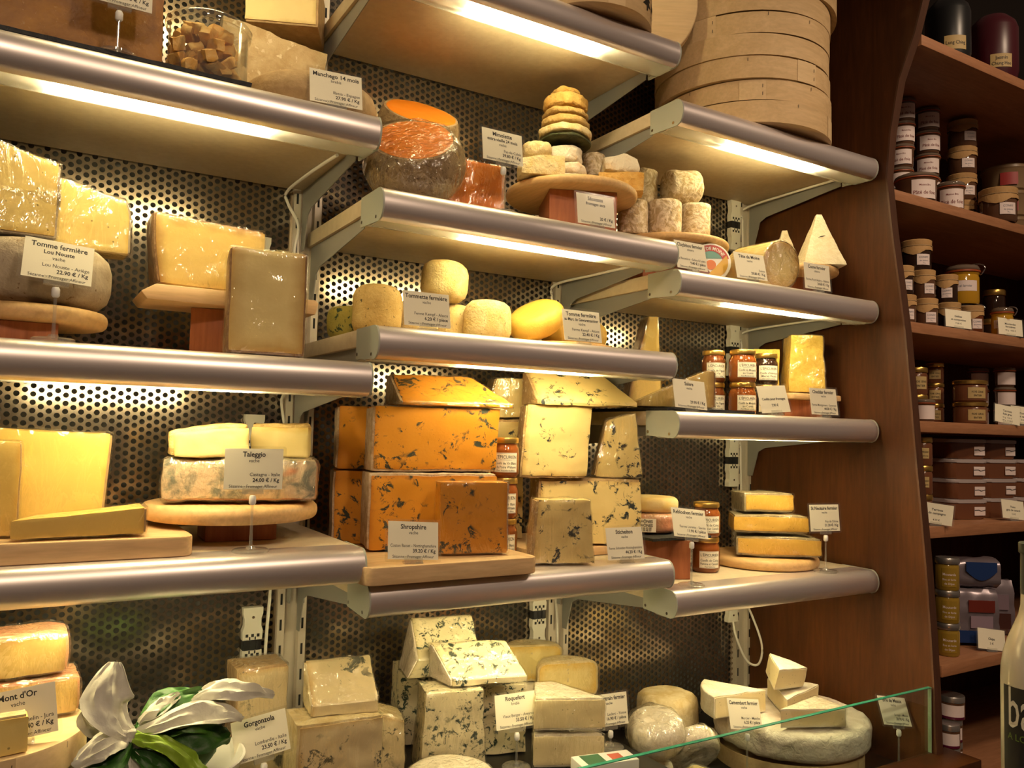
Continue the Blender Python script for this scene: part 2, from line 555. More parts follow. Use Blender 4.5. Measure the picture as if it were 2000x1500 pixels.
def slab(name, label, loc, z, w, d, h, phi=0.0, pm='p_yellow', rm=None, rind='', t=0.004, warp=None, amp=0.0016, rnd=1, n=26,
         wrap=None, group=None, cat='cheese', tilt=None, lump=0.0022):
    """a cut block of cheese: paste, rind on the named sides (L R F K(back) T B) and a clear wrap"""
    root = thing(name, label, cat, (loc[0], loc[1], z), group=group)
    root.rotation_euler = (R(tilt[0]), R(tilt[1]), R(phi)) if tilt else (0, 0, R(phi))
    sd = nseed()

    def rd(c):
        q = [9.0]
        if 'L' in rind: q.append(c.x + w / 2)
        if 'R' in rind: q.append(w / 2 - c.x)
        if 'F' in rind: q.append(c.y)
        if 'K' in rind: q.append(d - c.y)
        if 'B' in rind: q.append(c.z)
        if 'T' in rind: q.append(h - c.z)
        return min(q)

    def make(ins, extra=0.0, am=amp):
        bm = gridbox(w, d, h, ins, n)
        add_rd(bm, rd)
        for _ in range(rnd):
            bmesh.ops.smooth_vert(bm, verts=bm.verts[:], factor=0.45, use_axis_x=True, use_axis_y=True, use_axis_z=True)
        if warp:
            for v in bm.verts:
                v.co = Vector(warp(v.co.x, v.co.y, v.co.z))
        wobble(bm, am, 28, sd)
        wobble(bm, lump, 9, sd + 0.5)
        if extra:
            bm.normal_update()
            for v in bm.verts:
                v.co += v.normal * extra
        return bm
    obj('paste', make({s: (t if s in rind else 0.0) for s in 'LRFKTB'}), pm, root, 50)
    if rind:
        obj('rind', make({s: (0.0 if s in rind else 0.0022) for s in 'LRFKTB'}), rm, root, 50)
    if wrap:
        bm = make({s: 0.0 for s in 'LRFKTB'}, 0.0024, amp * 1.6)
        wobble(bm, 0.0011, 75, sd + 3)
        obj('plastic_wrap', bm, wrap, root, 60)
    return settle(root, z)


def sectorbm(r, h, a0, a1, rc, ins_r=0.0, ins_z=0.0, bulge=0.0, nr=8, nz=8, full=False, da=0.0, dome=0.0):
    bm = BM()
    r_, z0, z1 = r - ins_r, ins_z, h - ins_z
    rc = max(0.0005, min(rc - ins_r * 0.5, (z1 - z0) / 2 - 1e-4))
    zs = []
    for j in range(nz + 1):
        th = PI * j / nz
        if j <= nz // 2:
            zs.append(z0 + (z1 - z0) / 2 * (1 - math.cos(th)) if rc > (z1 - z0) * 0.4 else z0 + (z1 - z0) * j / nz)
        else:
            zs.append(z0 + (z1 - z0) / 2 * (1 - math.cos(th)) if rc > (z1 - z0) * 0.4 else z0 + (z1 - z0) * j / nz)
    if rc <= (z1 - z0) * 0.4:
        zs = sorted(set([z0, z0 + rc * 0.13, z0 + rc * 0.5, z0 + rc, z1 - rc, z1 - rc * 0.5, z1 - rc * 0.13, z1] + [z0 + rc + (z1 - z0 - 2 * rc) * k / 5 for k in range(1, 5)]))
    nz = len(zs) - 1

    def rad(zv):
        q = abs(zv - (z0 + z1) / 2) - ((z1 - z0) / 2 - rc)
        rr = r_ - rc + (math.sqrt(max(0.0, rc * rc - q * q)) if q > 0 else rc)
        return rr * (1 + bulge * (1 - ((zv - z0) / (z1 - z0) * 2 - 1) ** 2))

    def pt(i, j, a):
        s = i / nr
        rr = rad(zs[j]) * s
        zz = zs[j] + (dome * (1 - s * s) * (zs[j] / h) if dome else 0)
        return (rr * math.cos(a), rr * math.sin(a), zz)
    aa0, aa1 = a0 + da, a1 - da
    na = max(6, int((aa1 - aa0) / (2 * PI) * 44))

    def grid(fn, A, B):
        g = [[bm.verts.new(fn(i, j)) for j in range(B + 1)] for i in range(A + 1)]
        for i in range(A):
            for j in range(B):
                try:
                    bm.faces.new((g[i][j], g[i + 1][j], g[i + 1][j + 1], g[i][j + 1]))
                except ValueError:
                    pass
    ang = lambda k: aa0 + (aa1 - aa0) * k / na
    grid(lambda k, j: pt(nr, j, ang(k)), na, nz)
    grid(lambda k, i: pt(i, nz, ang(k)), na, nr)
    grid(lambda k, i: pt(nr - i, 0, ang(k)), na, nr)
    if not full:
        grid(lambda i, j: pt(i, j, aa0), nr, nz)
        grid(lambda i, j: pt(nr - i, j, aa1), nr, nz)
    bmesh.ops.remove_doubles(bm, verts=bm.verts[:], dist=1e-6)
    bmesh.ops.dissolve_degenerate(bm, edges=bm.edges[:], dist=1e-7)
    return bm


def wheel(name, label, loc, z, r, h, mat, rc=0.012, amp=0.0015, freq=22, bulge=0.0, tilt=None, rotz=0.0, group=None, cat='cheese', wrap=None, dome=0.0):
    """a whole round cheese; one mesh, or with a clear wrap as its part"""
    bm = sectorbm(r, h, 0, 2 * PI, rc, full=True, bulge=bulge, dome=dome)
    sd = nseed()
    wobble(bm, amp, freq, sd)
    if wrap:
        root = thing(name, label, cat, (loc[0], loc[1], z), group=group)
        obj('rind', bm, mat, root, 55)
        b2 = sectorbm(r + 0.002, h + 0.003, 0, 2 * PI, rc, full=True, bulge=bulge, dome=dome)
        wobble(b2, amp * 2.0, freq * 1.5, sd)
        obj('plastic_wrap', b2, wrap, root, 60)
    else:
        root = tag(obj(name, bm, mat, None, 55), label, cat, group)
        root.location = (loc[0], loc[1], z)
    root.rotation_euler = (R(tilt[0]), R(tilt[1]), R(rotz)) if tilt else (0, 0, R(rotz))
    return settle(root, z)


def sector(name, label, loc, z, r, h, a0, a1, pm, rm, rc=0.008, t=0.003, amp=0.0012, rotz=0.0, tilt=None, group=None, wrap=None, bulge=0.0, cat='cheese'):
    """a round cheese with a piece cut away: rind shell and paste on the cut faces (angles in degrees)"""
    root = thing(name, label, cat, (loc[0], loc[1], z), group=group)
    root.rotation_euler = (R(tilt[0]), R(tilt[1]), R(rotz)) if tilt else (0, 0, R(rotz))
    sd = nseed()
    b1 = sectorbm(r, h, R(a0), R(a1), rc, ins_r=t, ins_z=t, bulge=bulge)
    add_rd(b1, lambda c: min(r - t - math.hypot(c.x, c.y), c.z - t, h - t - c.z) + 0.0005)
    wobble(b1, amp, 26, sd)
    obj('paste', b1, pm, root, 50)
    b2 = sectorbm(r, h, R(a0), R(a1), rc, bulge=bulge, da=0.0016 / r)
    wobble(b2, amp, 26, sd)
    obj('rind', b2, rm, root, 50)
    if wrap:
        b3 = sectorbm(r + 0.0015, h, R(a0), R(a1), rc, bulge=bulge, ins_z=-0.0015, da=-0.0025 / r)
        wobble(b3, amp * 2, 26, sd)
        obj('plastic_wrap', b3, wrap, root, 60)
    return settle(root, z)


# ------------------------------------------------------------------ lettering
_tx = {}


def glyphs(s, bold):
    k = (s, bold)
    if k in _tx:
        return _tx[k]
    cu = bpy.data.curves.new('t', 'FONT')
    cu.body = s
    cu.size = 1.0
    cu.resolution_u = 2
    cu.offset = 0.022 if bold else 0.004
    o = bpy.data.objects.new('t', cu)
    col.objects.link(o)
    bpy.context.view_layer.update()
    me = bpy.data.meshes.new_from_object(o.evaluated_get(bpy.context.evaluated_depsgraph_get()))
    vs = [(v.co.x, v.co.y) for v in me.vertices]
    fs = [tuple(p.vertices) for p in me.polygons]
    w = max((v[0] for v in vs), default=0)
    bpy.data.objects.remove(o)
    bpy.data.curves.remove(cu)
    bpy.data.meshes.remove(me)
    _tx[k] = (vs, fs, w)
    return _tx[k]


def lettering(lines, place, maxw=None):
    """lines: (string, size, x, y, align l/c/r, bold); place maps flat (x, y) to 3D"""
    bm = BM()
    for s, size, x, y, al, bold in lines:
        vs, fs, w = glyphs(s, bold)
        sx = size * 0.92
        if maxw and w * sx > maxw:
            sx = maxw / w
            size = min(size, sx * 1.25)
        x0 = x - {'l': 0, 'c': 0.5, 'r': 1}[al] * w * sx
        bv = [bm.verts.new(place(x0 + a * sx, y + c * size)) for a, c in vs]
        for f in fs:
            try:
                bm.faces.new([bv[i] for i in f])
            except ValueError:
                pass
    return bm


def flat(yoff):
    return lambda a, c: (a, yoff, c)


def price_card(loc, z, label, titles, animal, origin, price, rotz=0.0, tilt=-16, stand=0.0, lean=0.0, bottom='Sézanne - Fromager Affineur', scale=1.0, plain_lines=None):
    """card in a clear sleeve, on a clip foot (stand = 0) or on a rod with a round foot"""
    root = thing('price_card', label, 'price card', (loc[0], loc[1], z), R(rotz))
    root.scale = (scale,) * 3
    W, H = 0.098, 0.072
    zb = stand + (0.010 if stand else 0.002)
    T = Matrix.Translation((0, 0, zb)) @ Euler((R(tilt), R(lean), 0)).to_matrix().to_4x4()

    def put(name, bm, mat, par=root, smooth=False):
        bmesh.ops.transform(bm, matrix=T, verts=bm.verts[:])
        return obj(name, bm, mat, par, smooth=smooth)
    bm = BM()
    prism(bm, [(x, zz) for x, zz in rounded(-W / 2, W / 2, 0, H, 0.004)], -0.0011, 0.0011, 'y')
    put('sleeve', bm, 'sleeve')
    pw, ph = 0.088, 0.0635
    p0 = 0.0045
    bm = BM()
    box(bm, -pw / 2, pw / 2, -0.0003, 0.0003, p0, p0 + ph)
    paper = put('paper', bm, 'card')
    ln = []
    if plain_lines:
        ln = plain_lines
    else:
        y = p0 + ph - 0.0125
        for i, tt in enumerate(titles):
            ln.append((tt, 0.0112 if i == 0 else 0.0088, 0, y, 'c', True))
            y -= 0.0098
        ln.append((animal, 0.0078, 0, y + 0.001, 'c', False))
        if origin:
            ln.append((origin, 0.0078, pw / 2 - 0.004, p0 + 0.0205, 'r', False))
        ln.append((price, 0.0086, pw / 2 - 0.005, p0 + 0.0115, 'r', True))
        ln.append((bottom, 0.0068, 0, p0 + 0.0025, 'c', False))
    bm = lettering(ln, flat(-0.00045), pw - 0.008)
    put('printed_text', bm, 'ink', paper)
    bm = BM()
    box(bm, -0.016, 0.016, -0.0022, 0.0022, -0.003, 0.010)
    put('clip', bm, 'acryl')
    if stand:
        bm = BM()
        lathe(bm, [(0.0, 0.0), (0.0035, 0.0005), (0.0055, 0.003), (0.0055, 0.012), (0.004, 0.015), (0, 0.0155)], 14, z=stand - 0.010)
        obj('knob', bm, 'knob', root)
        bm = BM()
        lathe(bm, [(0, 0.003), (0.0028, 0.003), (0.0023, stand * 0.5), (0.0023, stand - 0.009), (0, stand - 0.009)], 12)
        obj('rod', bm, 'acryl', root)
        bm = BM()
        lathe(bm, [(0, 0), (0.027, 0), (0.028, 0.001), (0.028, 0.0035), (0.026, 0.005), (0.008, 0.0055), (0.006, 0.010), (0, 0.010)], 32)
        obj('round_foot', bm, 'acryl', root)
    else:
        bm = BM()
        box(bm, -0.016, 0.016, -0.006, 0.012, 0, 0.003)
        obj('foot', bm, 'acryl', root, smooth=False)
    return root


def rounded(x0, x1, y0, y1, r, n=4):
    out = []
    for cx, cy, a in ((x1 - r, y0 + r, -90), (x1 - r, y1 - r, 0), (x0 + r, y1 - r, 90), (x0 + r, y0 + r, 180)):
        for k in range(n + 1):
            t = R(a + 90 * k / n)
            out.append((cx + r * math.cos(t), cy + r * math.sin(t)))
    return out


def cyl_patch(bm, r, a0, a1, z0, z1, n=14):
    g = [[bm.verts.new((r * math.cos(a0 + (a1 - a0) * i / n), r * math.sin(a0 + (a1 - a0) * i / n), zz)) for zz in (z0, z1)] for i in range(n + 1)]
    for i in range(n):
        bm.faces.new((g[i][0], g[i + 1][0], g[i + 1][1], g[i][1]))


def on_cyl(r, ac):
    return lambda a, c: (r * math.cos(ac + a / r), r * math.sin(ac + a / r), c)


# ================================================================== THE SETTING
BW = 0.665                         # width of one bay
WALL = 0.412                       # front of the perforated back panels
LIP = {'A0': 2.42, 'A1': 1.9725, 'A2': 1.5536, 'A3': 1.2459, 'Bm': 2.76, 'B0': 2.2848, 'B1': 1.8529, 'B2': 1.6175, 'B3': 1.1878,
       'C1': 2.1619, 'C2': 1.7959, 'C3': 1.4961, 'C4': 1.1252}
TOP = {k: v + 0.057 for k, v in LIP.items()}
BAYX = {'A': -BW, 'B': 0.0, 'C': BW}

bm = BM()
box(bm, -1.0, 3.2, WALL + 0.028, WALL + 0.12, 0.0, 3.4)
wall_back = struct(obj('wall_back', bm, 'backwall', smooth=False))
bm = BM()
box(bm, -4, 4, -5, WALL + 0.12, -0.05, 0.0)
struct(obj('floor', bm, mottled('brown_floor_tiles', (0.10, 0.065, 0.045), (0.14, 0.09, 0.06), 6, 0.5, 60, 0.1), smooth=False))


def perforated_mesh():
    p, hr = 0.015, 0.0050
    ax = p * math.sqrt(3) / 2
    R0 = p / math.sqrt(3)
    verts, faces = [], []
    nc = int(0.607 / ax)
    x_first = 0.029 + (0.607 - (nc - 1) * ax) / 2
    nrow = int((2.62 - 0.70) / p)
    th = 0.0016
    out = [(R0 * math.cos(R(60 * k)), R0 * math.sin(R(60 * k))) for k in range(6)]
    inn = [(hr * math.cos(R(30 * k)), hr * math.sin(R(30 * k))) for k in range(12)]
    for c in range(nc):
        cx = x_first + c * ax
        for r_ in range(nrow):
            cz = 0.70 + r_ * p + (p / 2 if c % 2 else 0)
            i0 = len(verts)
            verts += [(cx + a, 0.0, cz + b_) for a, b_ in out]
            verts += [(cx + a, 0.0, cz + b_) for a, b_ in inn]
            verts += [(cx + a, th, cz + b_) for a, b_ in inn]
            for k in range(6):
                faces.append((i0 + k, i0 + (k + 1) % 6, i0 + 6 + (2 * k + 2) % 12, i0 + 6 + 2 * k + 1, i0 + 6 + 2 * k))
            for k in range(12):
                k2 = (k + 1) % 12
                faces.append((i0 + 6 + k, i0 + 6 + k2, i0 + 18 + k2, i0 + 18 + k))
    # plain margins left and right of the holes
    for xa, xb in ((0.026, x_first - R0 * 0.52), (x_first + (nc - 1) * ax + R0 * 0.52, 0.639)):
        i0 = len(verts)
        verts += [(xa, 0.0002, 0.70), (xb, 0.0002, 0.70), (xb, 0.0002, 2.62), (xa, 0.0002, 2.62)]
        faces.append((i0, i0 + 1, i0 + 2, i0 + 3))
    me = bpy.data.meshes.new('perforated_panel')
    me.from_pydata(verts, [], faces)
    me.materials.append(M['perf'])
    return me


perf = perforated_mesh()
for k, b_ in enumerate('ABC'):
    o = link('perforated_panel', perf, wall_back)
    o.location = (BAYX[b_], WALL, 0)


def upright_at(x):
    bm = BM()
    y0 = WALL - 0.012
    prism(bm, [(x - 0.030, WALL + 0.01), (x - 0.030, y0), (x - 0.015, y0), (x - 0.012, y0 + 0.010), (x + 0.012, y0 + 0.010), (x + 0.015, y0), (x + 0.030, y0), (x + 0.030, WALL + 0.01)], 0.70, 2.75, 'z')
    u = obj('upright', bm, 'upright', wall_back, smooth=False)
    bm = BM()
    zz = 0.72
    while zz < 2.7:
        for sx in (-0.0225, 0.0225):
            box(bm, x + sx - 0.0022, x + sx + 0.0022, y0 - 0.0004, y0 + 0.001, zz, zz + 0.022)
        zz += 0.052
    obj('slot_row', bm, 'dark', u, smooth=False)['kind'] = 'stuff'


for x in (-BW, 0.0, BW, 2 * BW - 0.022):
    upright_at(x)

# -------- the curved walnut side panel to the right of the third bay
edge = [(-0.165, 0.0), (-0.160, 0.60), (-0.157, 0.80), (-0.153, 0.93), (-0.147, 1.04), (-0.135, 1.21), (-0.124, 1.33), (-0.112, 1.455), (-0.098, 1.62), (-0.085, 1.765),
        (-0.070, 1.88), (-0.050, 2.025), (-0.036, 2.16), (-0.046, 2.275), (-0.070, 2.40), (-0.112, 2.50), (-0.135, 2.58), (-0.165, 2.72), (-0.18, 2.85)]
bm = BM()
prism(bm, edge + [(WALL + 0.03, 2.85), (WALL + 0.03, 0.0)], 1.333, 1.357, 'x')
wall_right = struct(obj('wall_right', bm, 'walnut', sharp=25))
bm = BM()
prism(bm, [(y - 0.003, z) for y, z in edge] + [(y + 0.002, z) for y, z in edge[::-1]], 1.3325, 1.3575, 'x')
obj('edge_band', bm, 'walnut_edge', wall_right, sharp=25)


def panel_y(z):
    for (ya, za), (yb, zb) in zip(edge, edge[1:]):
        if za <= z <= zb:
            return ya + (yb - ya) * (z - za) / (zb - za)
    return -0.16


# ================================================================== LIT SHELVES
def nose_profile(ins=0.0):
    pts = []
    for k in range(13):
        t = k / 12
        a = R(-62 + 152 * t)
        pts.append((-0.004 - (0.021 - ins) * math.cos(a) + 0.006, 0.028 + (0.0285 - ins) * math.sin(a)))
    return pts


def make_shelf():
    root = thing('display_shelf', '', 'shelf')
    x0, x1 = 0.0035, BW - 0.0035
    o_ = nose_profile()
    i_ = nose_profile(0.0022)
    poly = [(0.002, 0.0)] + o_ + [(0.052, 0.0568), (0.052, 0.0545)] + i_[::-1] + [(0.004, 0.002)]
    bm = BM()
    prism(bm, poly, x0 + 0.002, x1 - 0.002, 'x')
    obj('nose_profile', bm, 'alu', root, 30)
    bm = BM()
    box(bm, x0, x1, 0.052, WALL - 0.006, 0.026, 0.0565, 0.0015)
    obj('board', bm, 'board', root)
    for xa, xb in ((x0 - 0.0005, x0 + 0.0025), (x1 - 0.0025, x1 + 0.0005)):
        bm = BM()
        prism(bm, [(0.0, -0.0008)] + nose_profile(-0.0006) + [(0.086, 0.0575), (0.086, 0.004)], xa, xb, 'x')
        cap = obj('end_cap', bm, 'cap', root, 30)
        for yy, zz in ((0.010, 0.008), (0.078, 0.012)):
            bm = BM()
            tube(bm, [(xa - 0.0012, yy, zz), (xb + 0.0012, yy, zz)], 0.0032, 10)
            obj('screw', bm, 'screw', cap)
    bm = BM()
    prism(bm, [(0.012, 0.030), (0.052, 0.030), (0.052, 0.024), (0.078, 0.024), (0.078, 0.0215), (0.046, 0.0215), (0.046, 0.027), (0.012, 0.027)], x0 + 0.003, x1 - 0.003, 'x')
    obj('lamp_housing', bm, 'housing', root, smooth=False)
    bm = BM()
    lens = [(0.004, 0.0012), (0.020, -0.0015), (0.045, -0.0015), (0.066, 0.004), (0.078, 0.0125), (0.082, 0.024)]
    prism(bm, lens + [(y - 0.0008, z + 0.0012) for y, z in lens[::-1]], x0 + 0.003, x1 - 0.003, 'x')
    obj('light_diffuser', bm, 'diff', root, 30)
    bm = BM()
    tube(bm, [(BW * 0.27, 0.036, 0.0125), (BW * 0.725, 0.036, 0.0125)], 0.0105, 12)
    lampo = obj('fluorescent_tube', bm, 'tube', root)
    for xa, xb in ((BW * 0.225, BW * 0.27), (BW * 0.725, BW * 0.77)):
        bm = BM()
        tube(bm, [(xa, 0.036, 0.0130), (xb, 0.036, 0.0130)], 0.0090, 10)
        obj('tube_holder', bm, 'housing', lampo)
    for xa in (0.010, BW - 0.012):
        bm = BM()
        prism(bm, [(0.086, 0.004), (0.086, 0.0255), (WALL - 0.012, 0.0255), (WALL - 0.012, -0.105), (WALL - 0.030, -0.105), (WALL - 0.052, -0.035), (WALL - 0.075, -0.024)], xa, xa + 0.002, 'x')
        obj('bracket', bm, 'steel', root, smooth=False)
    return root


SHELF_LABEL = {
    'A1': 'lit shelf carrying the brown cheese block and the jar of orange chunks',
    'A2': 'lit shelf carrying the grey tomme wheel and the tall pale slab',
    'A3': 'lit shelf carrying the taleggio on a round board',
    'B0': 'lit shelf carrying one bentwood box and a leaning round lid',
    'B1': 'lit shelf carrying the cut orange balls and the tower of dry cheeses',
    'B2': 'lit shelf carrying the small round speckled tommettes',
    'B3': 'lit shelf carrying the orange and the cream blue-veined blocks',
    'C1': 'lit shelf carrying the tall stack of bentwood boxes',
    'C2': 'lit shelf carrying the goat logs and white pyramids',
    'C3': 'lit shelf carrying six jam jars and a yellow cheddar block',
    'C4': 'lit shelf carrying the stack of grey-rinded saint-nectaire pieces',
    'A0': 'lit shelf above the brown cheese block', 'Bm': 'lit shelf above the bentwood box with a tree print'}
proto = make_shelf()
first = True
SH = {}
for k in LIP:
    o = proto if first else copy_tree(proto)
    first = False
    o.location = (BAYX[k[0]], 0.0, LIP[k])
    tag(o, SHELF_LABEL[k], 'shelf', 'lit display shelves')
    SH[k] = o


# -------- power connectors on the back panels, with their cables
def connector(x, z, label, sh, path, y=WALL - 0.004):
    root = thing('cable_connector', label, 'connector', (x, y, z), group='white cable connectors on the back panels')
    for s in (1, -1):
        bm = BM()
        pr = [(-0.019, 0.010), (0.019, 0.010), (0.020, 0.028), (0.0165, 0.038), (0.0165, 0.052), (0.0195, 0.062), (0.0195, 0.074), (-0.0195, 0.074), (-0.0195, 0.062), (-0.0165, 0.052), (-0.0165, 0.038), (-0.020, 0.028)]
        pr = [(a, s * c) for a, c in pr]
        if s < 0:
            pr = pr[::-1]
        prism(bm, pr, -0.016, 0.0, 'y')
        h_ = obj('plug_housing', bm, 'plugw', root, smooth=False)
        bm = BM()
        for xx in (-0.011, 0.0, 0.011):
            box(bm, xx - 0.0026, xx + 0.0026, -0.0166, -0.0155, s * 0.019 - 0.003, s * 0.019 + 0.003)
        for xx in (-0.0055, 0.0055):
            box(bm, xx - 0.0013, xx + 0.0013, -0.0166, -0.0155, s * 0.0135 - 0.003, s * 0.0135 + 0.003)
        obj('contact_windows', bm, 'dark', h_, smooth=False)['kind'] = 'stuff'
        bm = BM()
        tube(bm, [(0, -0.0175, s * 0.055), (0, -0.0155, s * 0.055)], 0.0028, 10)
        obj('screw', bm, 'screw', h_)
    bm = BM()
    box(bm, -0.018, 0.018, -0.0145, 0.0, -0.0105, 0.0105)
    for xx in (-0.012, 0.0, 0.012):
        box(bm, xx - 0.004, xx + 0.004, -0.016, -0.014, -0.0105, 0.0105)
    obj('black_coupling', bm, 'plugb', root, smooth=False)
    bm = BM()
    sx, sy, sz = SH[sh].location
    tube(bm, smooth_path([(a - sx, b_ - sy, c - sz) for a, b_, c in path]), 0.0032, 8)
    obj('power_cable', bm, 'cable', SH[sh])
    return root


W2 = WALL - 0.016
connector(-0.080, LIP['A3'] - 0.183, 'white connector with black coupling below the taleggio shelf', 'A3', [(-0.05, W2, 1.272), (-0.046, W2, 1.20), (-0.052, W2, 1.06), (-0.050, W2, 0.95), (-0.060, W2, 0.86)])
connector(-0.093, LIP['A2'] - 0.105, 'white connector beside the bracket above the taleggio', 'A2', [(-0.045, 0.30, 1.575), (-0.040, W2, 1.555), (-0.030, W2, 1.48), (-0.045, W2, 1.43), (-0.06, W2, 1.36)])
connector(-0.095, LIP['A1'] - 0.160, 'white connector half hidden behind the tall pale slab', 'A1', [(-0.030, 0.13, 1.995), (-0.040, 0.25, 1.994), (-0.046, W2, 1.99), (-0.044, W2, 1.965), (-0.020, W2, 1.92), (-0.026, W2, 1.86), (-0.005, W2, 1.78), (0.0, W2, 1.70)])
connector(0.603, LIP['B3'] - 0.128, 'white connector with black coupling beside the middle upright', 'B3', [(0.640, W2, 1.212), (0.645, W2, 1.14), (0.6575, W2, 1.04), (0.659, W2, 0.92)])
connector(0.60, LIP['B1'] - 0.10, 'grey shaded connector behind the tilted golden tomme', 'B1', [(0.655, 0.12, 1.876), (0.645, 0.25, 1.875), (0.63, W2, 1.870), (0.622, W2, 1.83), (0.622, W2, 1.74)])
for sh, lab in (('C1', 'white connector behind the goat cheese logs'), ('C2', 'white connector behind the jam jars'), ('C3', 'white connector above the saint-nectaire stack')):
    z = LIP[sh] - 0.045 if sh != 'C3' else LIP[sh] - 0.062
    connector(1.255, z, lab, sh, [(1.310, 0.10, LIP[sh] + 0.022), (1.305, 0.25, LIP[sh] + 0.020), (1.295, W2, LIP[sh] + 0.010), (1.285, W2, LIP[sh] - 0.03), (1.288, W2, LIP[sh] - 0.12), (1.29, W2, LIP[sh] - 0.19)])
connector(1.258, LIP['C4'] - 0.072, 'white connector with a cable looping down onto the walnut panel', 'C4', [(1.258, W2, 0.99), (1.262, W2 - 0.01, 0.94), (1.285, W2 - 0.03, 0.875), (1.310, W2 - 0.05, 0.868), (1.322, W2 - 0.05, 0.92), (1.312, W2 - 0.02, 1.0), (1.295, W2, 1.05), (1.290, W2, 1.12)])

# ================================================================== LOW COUNTER
CZ = 0.74          # tray to the right
RZ = 0.85          # raised tray to the left
bm = BM()
box(bm, -0.70, 1.332, -0.17, WALL - 0.002, 0.0, 0.70)
counter = struct(obj('trim_1', bm, 'walnut', smooth=False))
bm = BM()
box(bm, 0.632, 1.331, -0.135, WALL - 0.004, 0.7005, CZ, 0.004)
tag(obj('display_tray', bm, 'blacktray'), 'black low display tray under the brie behind the glass', 'tray')
bm = BM()
box(bm, -0.69, 0.628, -0.13, WALL - 0.004, 0.7005, RZ, 0.004)
tag(obj('display_riser', bm, 'blacktray'), 'black raised display step under the blue cheeses', 'riser')
bm = BM()
box(bm, -0.69, -0.180, -0.125, WALL - 0.006, 0.8505, 0.930, 0.004)
tag(obj('display_riser', bm, 'blacktray'), 'black upper display step under the white bowl and bentwood boxes', 'riser')
bm = BM()
box(bm, -0.70, 1.40, -0.225, -0.138, 0.7005, 0.788, 0.003)
tag(obj('counter_ledge', bm, 'walnut'), 'walnut ledge holding the foot of the glass pane', 'ledge')
gl = thing('glass_guard', 'clear glass guard with green edge in front of the brie', 'glass pane', (0, -0.145, 0.789))
bm = BM()
box(bm, -0.70, 1.330, -0.004, 0.004, 0.0, 0.146)
obj('pane', bm, 'pane', gl, smooth=False)
bm = BM()
box(bm, -0.70, 1.330, -0.0042, 0.0042, 0.1461, 0.1475)
obj('polished_edge', bm, 'paneedge', gl, smooth=False)
bm = BM()
box(bm, 1.3301, 1.3315, -0.0042, 0.0042, 0.0, 0.1475)
obj('polished_edge', bm, plain('bright_glass_edge', (0.30, 0.38, 0.26), 0.15), gl, smooth=False)


# ================================================================== SMALL BUILDERS
def round_board(loc, z, r, th, label, mat='beechy', rotz=0.0):
    bm = BM()
    k = th * 0.42
    pr = [(0, 0), (r - k, 0)] + [(r - k + k * math.sin(R(a)), k - k * math.cos(R(a))) for a in (30, 60, 90)] + \
         [(r - k + k * math.sin(R(a)), th - k - k * math.cos(R(a))) for a in (90, 120, 150)] + [(r - k, th), (0, th)]
    lathe(bm, pr, 48)
    o = tag(obj('round_board', bm, mat, None, 35), label, 'board')
    o.location = (loc[0], loc[1], z)
    o.rotation_euler = (0, 0, R(rotz))
    return o


def cut_board(x0, x1, y0, y1, z, th, label, rad=0.02, rotz=0.0):
    bm = BM()
    cx, cy = (x0 + x1) / 2, (y0 + y1) / 2
    prism(bm, rounded(x0 - cx, x1 - cx, y0 - cy, y1 - cy, rad), 0, th, 'z', 0.003)
    o = tag(obj('cutting_board', bm, 'beech', None, 35), label, 'board')
    o.location = (cx, cy, z)
    o.rotation_euler = (0, 0, R(rotz))
    return o


def wood_block(loc, z, w, d, h, label, phi=0.0):
    bm = BM()
    box(bm, -w / 2, w / 2, 0, d, 0, h, 0.0015)
    o = tag(obj('wooden_block', bm, 'redwood'), label, 'block')
    o.location = (loc[0], loc[1], z)
    o.rotation_euler = (0, 0, R(phi))
    return o


def slate_plate(x0, x1, y0, y1, z, label, th=0.005):
    bm = gridbox(x1 - x0, y1 - y0, th, {s: 0 for s in 'LRFKTB'}, 30)
    wobble(bm, 0.0012, 90, nseed())
    o = tag(obj('slate_plate', bm, 'slate'), label, 'slate')
    o.location = ((x0 + x1) / 2, y0, z)
    return settle(o, z)


